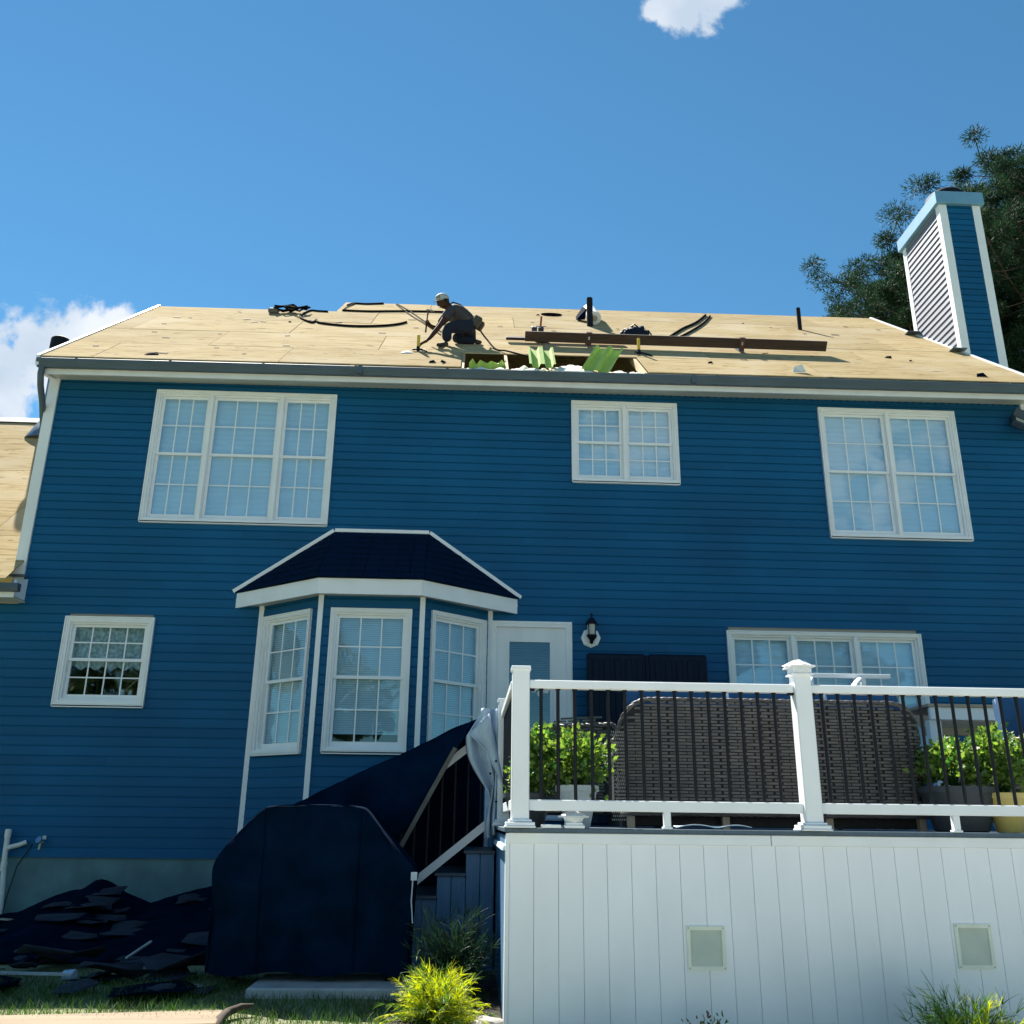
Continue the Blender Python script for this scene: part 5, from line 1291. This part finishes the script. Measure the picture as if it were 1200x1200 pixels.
# scraps
def chip(x, y, s, yaw, label, m=FELT, cat='scrap', group='dark scraps left on the plywood', flap=.5):
    s *= .62 if cat == 'scrap' else .8; T = roofT(x, y, yaw, .003); V = [(-s, -s*.5, 0), (s*.9, -s*.35, .0), (s*.5, s*.6, s*flap), (-s*.6, s*.45, s*flap*.6), (0, 0, s*.12)]
    b_ = MB().add([T @ Vector(v) for v in V], [(0, 1, 4), (1, 2, 4), (2, 3, 4), (3, 0, 4)]); o = b_.build('scrap', m, at=T.translation); o.modifiers.new('thickness', 'SOLIDIFY').thickness = .004
    return tag(o, label, cat, group)
for i, (x, y, s, a, l) in enumerate([(-.62, -.27, .09, .3, "dark triangular scrap at the roof edge under the worker, the one nearer the corner"), (-.47, -.26, .10, 1.2, "dark triangular scrap at the roof edge under the worker, the one nearer the open strip"),
        (6.3, .79, .09, -.5, "dark leaf-shaped scrap on the bare plywood between the timber's end and the chimney"), (6.55, .62, .05, .4, "tiny dark scrap beside the leaf-shaped one below the chimney"), (7.10, -.20, .14, 0, "black scrap at the roof edge below the chimney"),
        (-3.16, 2.19, .05, .8, "small dark scrap on the plywood below the hose bundle"), (3.34, .14, .07, 0, "dark scrap lying between the long timber and the gutter"), (-4.4, -.22, .16, .05, "thin dark scrap at the roof edge over the triple window"), (1.1, 3.5, .06, 0, "small dark scrap beside the round vent opening"), (4.9, 3.3, .05, 1, "small dark scrap between the cable and the thin vent pipe")]):
    chip(x, y, s, a, l, flap=.15 if 'thin' in l else .5)
r_ = random.Random(31)
for k in range(46):
    x, y = r_.uniform(-5.5, 7.4), r_.uniform(-.2, 3.9 if k % 2 else 3.0)
    if -2.7 > x and y > 3.1 or (-.4 < x < 2.5 and y < .6) or (-1.2 < x < .3 and y < 1.5): continue
    s = r_.uniform(.012, .035); T = roofT(x, y, r_.uniform(-.5, .5), .003); b_ = MB().bevbox(-s*2, s*2, -s*.5, s*.5, 0, .006, .002, T)
    tag(b_.build('splinter', BEAMW if k % 3 else FELT2, at=T.translation), "little dark splinter lying on the bare roof plywood", 'splinter', 'dark splinters scattered over the plywood')
chip(4.48, -.22, .13, 0, "white scrap of paper at the roof edge beyond the far end of the open strip", PAPER, 'paper', None, .9); chip(-1.02, .26, .12, .2, "white strip of paper on the plywood under the worker's yellow tool", PAPER, 'paper', None, .2)

# ------------------------------------------------------------------ the roofer
who = thing('person', "person in white cap and dark clothes kneeling on the roof with a raised hammer", 'person', (-.3, .85, 7.98))
def skin(name, pts, edges, m, root=0, parent=who, sub=2, at=(-.3, .85, 7.98)):
    me = bpy.data.meshes.new(name); me.from_pydata([tuple(Vector(p[:3])-Vector(at)) for p in pts], edges, []); me.materials.append(m)
    o = bpy.data.objects.new(name, me); COL.objects.link(o); o.parent = parent; o['base'] = list(at)
    mod = o.modifiers.new('skin', 'SKIN'); mod.use_smooth_shade = True
    for v, p in zip(me.skin_vertices[0].data, pts):
        r = p[3]; v.radius = r if isinstance(r, tuple) else (r, r); v.use_root = False
    me.skin_vertices[0].data[root].use_root = True
    o.modifiers.new('smooth', 'SUBSURF').levels = sub; o.modifiers['smooth'].render_levels = sub; return o
class G_:
    def __init__(s): s.p = []; s.e = []
    def n(s, x, y, z, r, frm=None):
        s.p.append((x, y, z, r)); 
        if frm is not None: s.e.append((frm, len(s.p)-1))
        return len(s.p)-1
    def chain(s, frm, pts):
        for q in pts: frm = s.n(*q, frm=frm)
        return frm
J = dict(hip=(-.13, .85, 8.27), waist=(-.205, .85, 8.41), chest=(-.36, .85, 8.54), neck=(-.455, .83, 8.60), skull=(-.575, .79, 8.70),
         sn=(-.42, .69, 8.48), en=(-.575, .58, 8.14), wn=(-.735, .50, 7.85), sf=(-.50, 1.0, 8.56), ef=(-.655, 1.12, 8.40), wf=(-.755, 1.0, 8.38),
         hn=(-.15, .75, 8.24), kn=(-.475, .66, 8.15), an=(-.455, .60, 7.86), hf=(-.11, .95, 8.26), kf=(-.36, .90, 8.11), af=(-.06, .93, 8.09))
g = G_()
h = g.n(*J['hip'], .13); w_ = g.n(*J['waist'], .115, h); c = g.n(*J['chest'], .125, w_); nk = g.n(*J['neck'], .055, c); 
sk = g.chain(nk, [(-.515, .80, 8.625, .075), (-.560, .765, 8.650, .092), (-.570, .76, 8.705, .082)])
jaw = g.chain(sk-1, [(-.600, .705, 8.600, .052)]); nose = g.chain(sk-1, [(-.620, .675, 8.640, .014)])
for s in (-1, 1): g.chain(sk-1, [(-.545+.05*s, .775+.07*s, 8.645, .018)])
s1 = g.chain(c, [(*J['sn'], .062), (-.505, .63, 8.30, .050), (*J['en'], .040), (-.66, .54, 7.99, .038), (*J['wn'], .026)])
pm = g.chain(s1, [(-.775, .485, 7.81, (.036, .020))])
for k, (dx_, dy_, l) in enumerate(((-.03, -.03, .9), (-.045, -.012, 1.05), (-.05, .006, 1.0), (-.04, .024, .8))):
    g.chain(pm, [(-.795+dx_*.6, .48+dy_, 7.785, .010), (-.815+dx_*l, .475+dy_*1.1, 7.755, .009), (-.815+dx_*l*1.1, .47+dy_*1.1, 7.735, .007)])
g.chain(s1, [(-.765, .455, 7.815, .012), (-.795, .435, 7.785, .010), (-.82, .44, 7.765, .008)])
s2 = g.chain(c, [(*J['sf'], .062), (-.58, 1.07, 8.47, .050), (*J['ef'], .040), (-.71, 1.06, 8.385, .036), (*J['wf'], .027)])
pm = g.chain(s2, [(-.775, .97, 8.385, (.020, .034))])
for k in range(4):                                            # fingers closed round the hammer handle
    z = 8.412-.022*k; g.chain(pm, [(-.800, .955, z, .010), (-.815, .932, z-.003, .010), (-.800, .915, z-.004, .009), (-.782, .918, z-.004, .008)])
g.chain(s2, [(-.765, .945, 8.40, .012), (-.775, .92, 8.415, .010), (-.795, .905, 8.42, .008)])
skin('body', g.p, g.e, SKIN)
g = G_(); h = g.n(-.165, .85, 8.33, (.172, .155)); w_ = g.n(*J['waist'], (.165, .15), h); c = g.n(*J['chest'], (.180, .165), w_); g.chain(c, [(-.445, .835, 8.595, .082)])
g.chain(c, [(*J['sn'], .080), (-.49, .64, 8.33, .072), (-.515, .625, 8.27, .072)]); g.chain(c, [(*J['sf'], .078), (-.575, 1.065, 8.48, .070), (-.60, 1.08, 8.45, .066)])
skin('shirt', g.p, g.e, SHIRT)
g = G_(); h = g.n(-.105, .85, 8.255, (.185, .175)); g.chain(h, [(-.165, .85, 8.335, .160)])
k1 = g.chain(h, [(-.16, .76, 8.23, .120), (-.33, .70, 8.20, .108), (*J['kn'], .095), (-.475, .63, 8.01, .082), (-.455, .605, 7.90, .072)])
k2 = g.chain(h, [(-.12, .96, 8.23, .120), (-.25, .94, 8.15, .105), (-.37, .91, 8.13, .090), (-.20, .93, 8.115, .080), (-.04, .945, 8.11, .070)])
skin('trousers', g.p, g.e, JEANS)
g = G_(); a = g.n(-.445, .605, 7.865, .050); g.chain(a, [(-.50, .595, 7.835, (.046, .036)), (-.585, .58, 7.815, (.042, .026)), (-.62, .575, 7.81, (.034, .020))]); skin('boot', g.p, g.e, BOOT)
g = G_(); a = g.n(-.06, .945, 8.10, .048); g.chain(a, [(-.01, .95, 8.085, (.044, .034)), (.06, .955, 8.09, (.040, .026))]); skin('boot', g.p, g.e, BOOT)
# cap, brim, print, hair, eyes
fw = Vector((-.50, -.70, -.42)).normalized(); up = Vector((-.22, -.32, .92)); up = (up-fw*up.dot(fw)).normalized(); sd = fw.cross(up)
hc_ = Vector((-.567, .762, 8.690)); HT = Matrix(((sd.x, fw.x, up.x, hc_.x), (sd.y, fw.y, up.y, hc_.y), (sd.z, fw.z, up.z, hc_.z), (0, 0, 0, 1)))
V = []; F = []; nu, nv = 20, 8
for j in range(nv+1):
    e = j/nv*math.pi/2
    for i in range(nu): a = 2*math.pi*i/nu; V.append(HT @ Vector((.103*math.cos(a)*math.cos(e), .118*math.sin(a)*math.cos(e), -.005+.108*math.sin(e)**.8)))
F = [(j*nu+i, j*nu+(i+1) % nu, (j+1)*nu+(i+1) % nu, (j+1)*nu+i) for j in range(nv) for i in range(nu)]
cap = np_mesh('cap', V, F, CAPM, who, 60, (-.3, .85, 7.98)); cap.modifiers.new('thickness', 'SOLIDIFY').thickness = .004
b_ = MB(); vs = []
for k in range(9):
    a = math.pi*(.12+.76*k/8); vs.append(HT @ Vector((.100*math.cos(a), .112*math.sin(a), .0))); vs.append(HT @ Vector((.092*math.cos(a), .10+.085*math.sin(a), -.022)))
b_.add(vs, [(2*k, 2*k+1, 2*k+3, 2*k+2) for k in range(8)]); o = b_.build('cap_brim', CAPM, cap, 60); o.modifiers.new('thickness', 'SOLIDIFY').thickness = .006
b_ = MB()
def capchip(a0, a1, e0, e1):
    b_.add([HT @ Vector((.107*math.cos(a)*math.cos(e), .122*math.sin(a)*math.cos(e), -.004+.110*math.sin(e)**.8)) for a, e in ((a0, e0), (a1, e0), (a1, e1), (a0, e1))], [(0, 1, 2, 3)])
b_.mi = 0
for a in (1.95, 1.72): capchip(a, a-.12, .18, .55); capchip(a-.0, a-.20, .18, .26); capchip(a, a-.20, .47, .55)
b_.mi = 1
for a in (1.45, 1.22): capchip(a, a-.08, .18, .55); capchip(a, a-.18, .34, .42)
b_.build('cap_print', [CAPG, CAPR], cap)
V = []; nv = 5
for j in range(nv+1):
    z = -.075+.075*j/nv
    for i in range(15): a = math.pi*(.95+1.1*i/14); V.append(HT @ Vector((.098*math.cos(a), .108*math.sin(a), z)))
np_mesh('hair', V, [(j*15+i, j*15+i+1, (j+1)*15+i+1, (j+1)*15+i) for j in range(nv) for i in range(14)], HAIR, who, 60, (-.3, .85, 7.98)).modifiers.new('thickness', 'SOLIDIFY').thickness = .014
b_ = MB()
for s in (-1, 1): b_.lathe([(.002, -.01), (.010, -.006), (.012, 0), (.010, .006), (.002, .01)], HT @ Vector((.034*s, .082, -.045)), 8)
b_.build('eyes', HAIR, who, 60)
b_ = MB(); b_.tube([HT @ Vector((-.03, .080, -.115)), HT @ Vector((0, .088, -.118)), HT @ Vector((.03, .080, -.115))], .006, 5); b_.build('mouth', M("lip", (.09, .035, .03), .6), who)
# tool belt and harness straps
b_ = MB(); b_.lathe([(.150, -.03), (.154, -.028), (.154, .028), (.150, .03)], (-.175, .85, 8.345), 20, Vector((-.45, 0, .9))); b_.build('tool_belt', LEATHER, who, 40)
b_ = MB(); b_.bevbox(-.07, .06, -.05, .05, -.12, .06, .015, Matrix.Translation((-.02, .74, 8.34)) @ Matrix.Rotation(.5, 4, 'Y')); b_.bevbox(-.05, .05, -.05, .05, -.09, .05, .015, Matrix.Translation((.03, .90, 8.36)) @ Matrix.Rotation(.5, 4, 'Y')); b_.build('tool_pouch', LEATHER, who)
b_ = MB()
for y in (.78, .93): b_.tube([(-.47, y, 8.62), (-.40, y, 8.665), (-.29, y, 8.625), (-.18, y, 8.53), (-.09, y, 8.42)], [.014]*5, 6)
b_.build('harness_strap', LEATHER, who, 60)
hm = thing('hammer', "hammer held upright in the kneeling worker's raised hand", 'hammer', (-.80, .935, 8.25))
b_ = MB(); b_.tube([(-.808, .935, 8.22), (-.798, .935, 8.40), (-.786, .935, 8.60)], [.014, .012, .009], 8); b_.build('handle', M("hammer_grip", (.09, .035, .025), .6), hm, 60)
b_ = MB(); b_.lathe([(.016, -.06), (.018, -.045), (.011, -.03), (.013, .01), (.010, .03)], (-.783, .935, 8.61), 10, Vector((-1, -.2, .05))); b_.tube([(-.78, .935, 8.61), (-.73, .945, 8.612), (-.69, .955, 8.59)], [.013, .010, .004], 6); b_.build('head', STEEL, hm, 50)

# ------------------------------------------------------------------ trees
def needles(centres, radii, per, length, width, seed):
    r_ = np.random.default_rng(seed); c = np.repeat(np.asarray(centres), per, 0); rr = np.repeat(np.asarray(radii), per)
    n = len(c); d = r_.normal(size=(n, 3)); d[:, 2] += .35; d /= np.linalg.norm(d, axis=1)[:, None]
    p = c+d*(rr*r_.uniform(.2, .9, n))[:, None]*np.array([1, 1, .75]); q = d+r_.normal(0, .45, (n, 3)); q /= np.linalg.norm(q, axis=1)[:, None]
    s = np.cross(q, r_.normal(size=(n, 3))); s /= np.linalg.norm(s, axis=1)[:, None]; L_ = length*r_.uniform(.6, 1.2, n)[:, None]
    V = np.stack([p-s*width, p+s*width, p+q*L_], 1).reshape(-1, 3); F = np.arange(3*n).reshape(-1, 3); return V, F
def pine(loc, H, label, seed, rad, zlo, n_limb=60, tuft=.46, per=420):
    t = thing('pine_tree', label, 'tree', loc); r_ = random.Random(seed); x0, y0, z0 = loc
    trunk = MB(); trunk.tube([(x0, y0, z0+H*k/8) for k in range(9)], [.34*(1-.9*k/8)+.02 for k in range(9)], 10)
    trunk.build('trunk', BARK, t, 60); lb = MB(); C_ = []; R_ = []
    for i in range(n_limb):
        z = zlo+(H-zlo)*((i+.5)/n_limb); a = i*2.4+r_.uniform(-.4, .4); L_ = rad(z)*r_.uniform(.70, 1.0)
        p = Vector((x0, y0, z0+z-.25*L_*.3)); d = Vector((math.cos(a), math.sin(a), .22)); e = p+d*L_; m_ = p.lerp(e, .55)-Vector((0, 0, .08*L_))
        lb.tube([p, m_, e], [.05+.010*L_, .04, .015], 5); k = max(2, int(L_*1.5))
        for j in range(k):
            tt = .25+.75*(j+r_.uniform(.2, 1))/k; b = (p.lerp(m_, tt/.55) if tt < .55 else m_.lerp(e, (tt-.55)/.45)); sp_ = .30+.10*L_*tt
            for _ in range(3):
                q = b+Vector((r_.gauss(0, sp_), r_.gauss(0, sp_), abs(r_.gauss(0, .30)))); C_.append(tuple(q)); R_.append(tuft*r_.uniform(.7, 1.25))
                lb.tube([b, q], [.02, .008], 4)
    for k in range(6): C_.append((x0+r_.gauss(0, .3), y0, z0+H-.2*k)); R_.append(tuft)
    lb.build('limb', BARK, t, 60); V, F = needles(C_, R_, per, .13, .014, seed); stuffpart(np_mesh('needles', V, F, PINE, t, 0, loc)); return t
def table(pts):
    return lambda z: float(np.interp(z, [p[0] for p in pts], [p[1] for p in pts]))
pine((19.3, 13.5, .0), 21.7, "tall dark pine rising behind the chimney with its crown above the cap", 2, table([(9, 6.5), (16, 8.0), (17.4, 7.6), (18.4, 6.3), (19.4, 5.6), (20.2, 4.6), (21.0, 3.3), (21.7, 1.8)]), 9.5, n_limb=96)
pine((13.9, 13.2, .0), 18.3, "lower pine whose crown shows between the roof ridge and the chimney", 5, table([(8, 3.4), (15.5, 3.0), (17, 2.9), (17.8, 2.1), (18.3, .8)]), 9.5, n_limb=72)
pine((25.5, 19.0, .0), 25, "pine filling the gap behind the tall pine at the picture's edge", 8, table([(8, 7), (16, 6.5), (22, 3), (25, .6)]), 9, n_limb=40, per=110)
# broad-leaved trees across the yard: they stand behind the viewer and are mirrored in the window panes
def broadleaf(loc, H, r, label, seed):
    t = thing('shade_tree', label, 'tree', loc, 'shade trees mirrored in the panes'); r_ = random.Random(seed); x0, y0, z0 = loc; b_ = MB()
    b_.tube([(x0, y0, z0), (x0+.2, y0, z0+H*.3), (x0, y0+.2, z0+H*.75)], [.4, .3, .08], 9); b_.build('trunk', BARK, t, 60); lb = MB(); C_ = []; R_ = []
    for i in range(46):
        d = Vector((r_.gauss(0, 1), r_.gauss(0, 1), r_.gauss(0, 1))).normalized()*r_.uniform(.45, 1); p = Vector((x0, y0, z0+H*.62))+Vector((d.x*r, d.y*r, d.z*H*.36)); C_.append(tuple(p)); R_.append(r_.uniform(.7, 1.3)*r*.27)
        if i % 4 == 0: lb.tube([(x0, y0, z0+H*.4), tuple(p)], [.1, .03], 5)
    lb.build('limb', BARK, t, 60); V, F = needles(C_, R_, 260, .42, .11, seed); stuffpart(np_mesh('leaves', V, F, TREELEAF, t, 0, loc))
for x, y, H, r, l in ((19, -33, 17, 5.5, "broad tree mirrored in the upstairs double window"), (11.5, -38, 14, 5, "broad tree mirrored in the patio window"), (-15.5, -33, 13, 4.5, "broad tree mirrored in the triple window's lowest panes"), (27, -30, 15, 5.5, "broad tree at the far side of the yard"), (-9, -42, 12, 4.5, "broad tree mirrored in the kitchen window")):
    broadleaf((x, y, -.8), H, r, l, int(abs(x)*7+100))

for o in bpy.data.objects:
    if 'base' in o: del o['base']
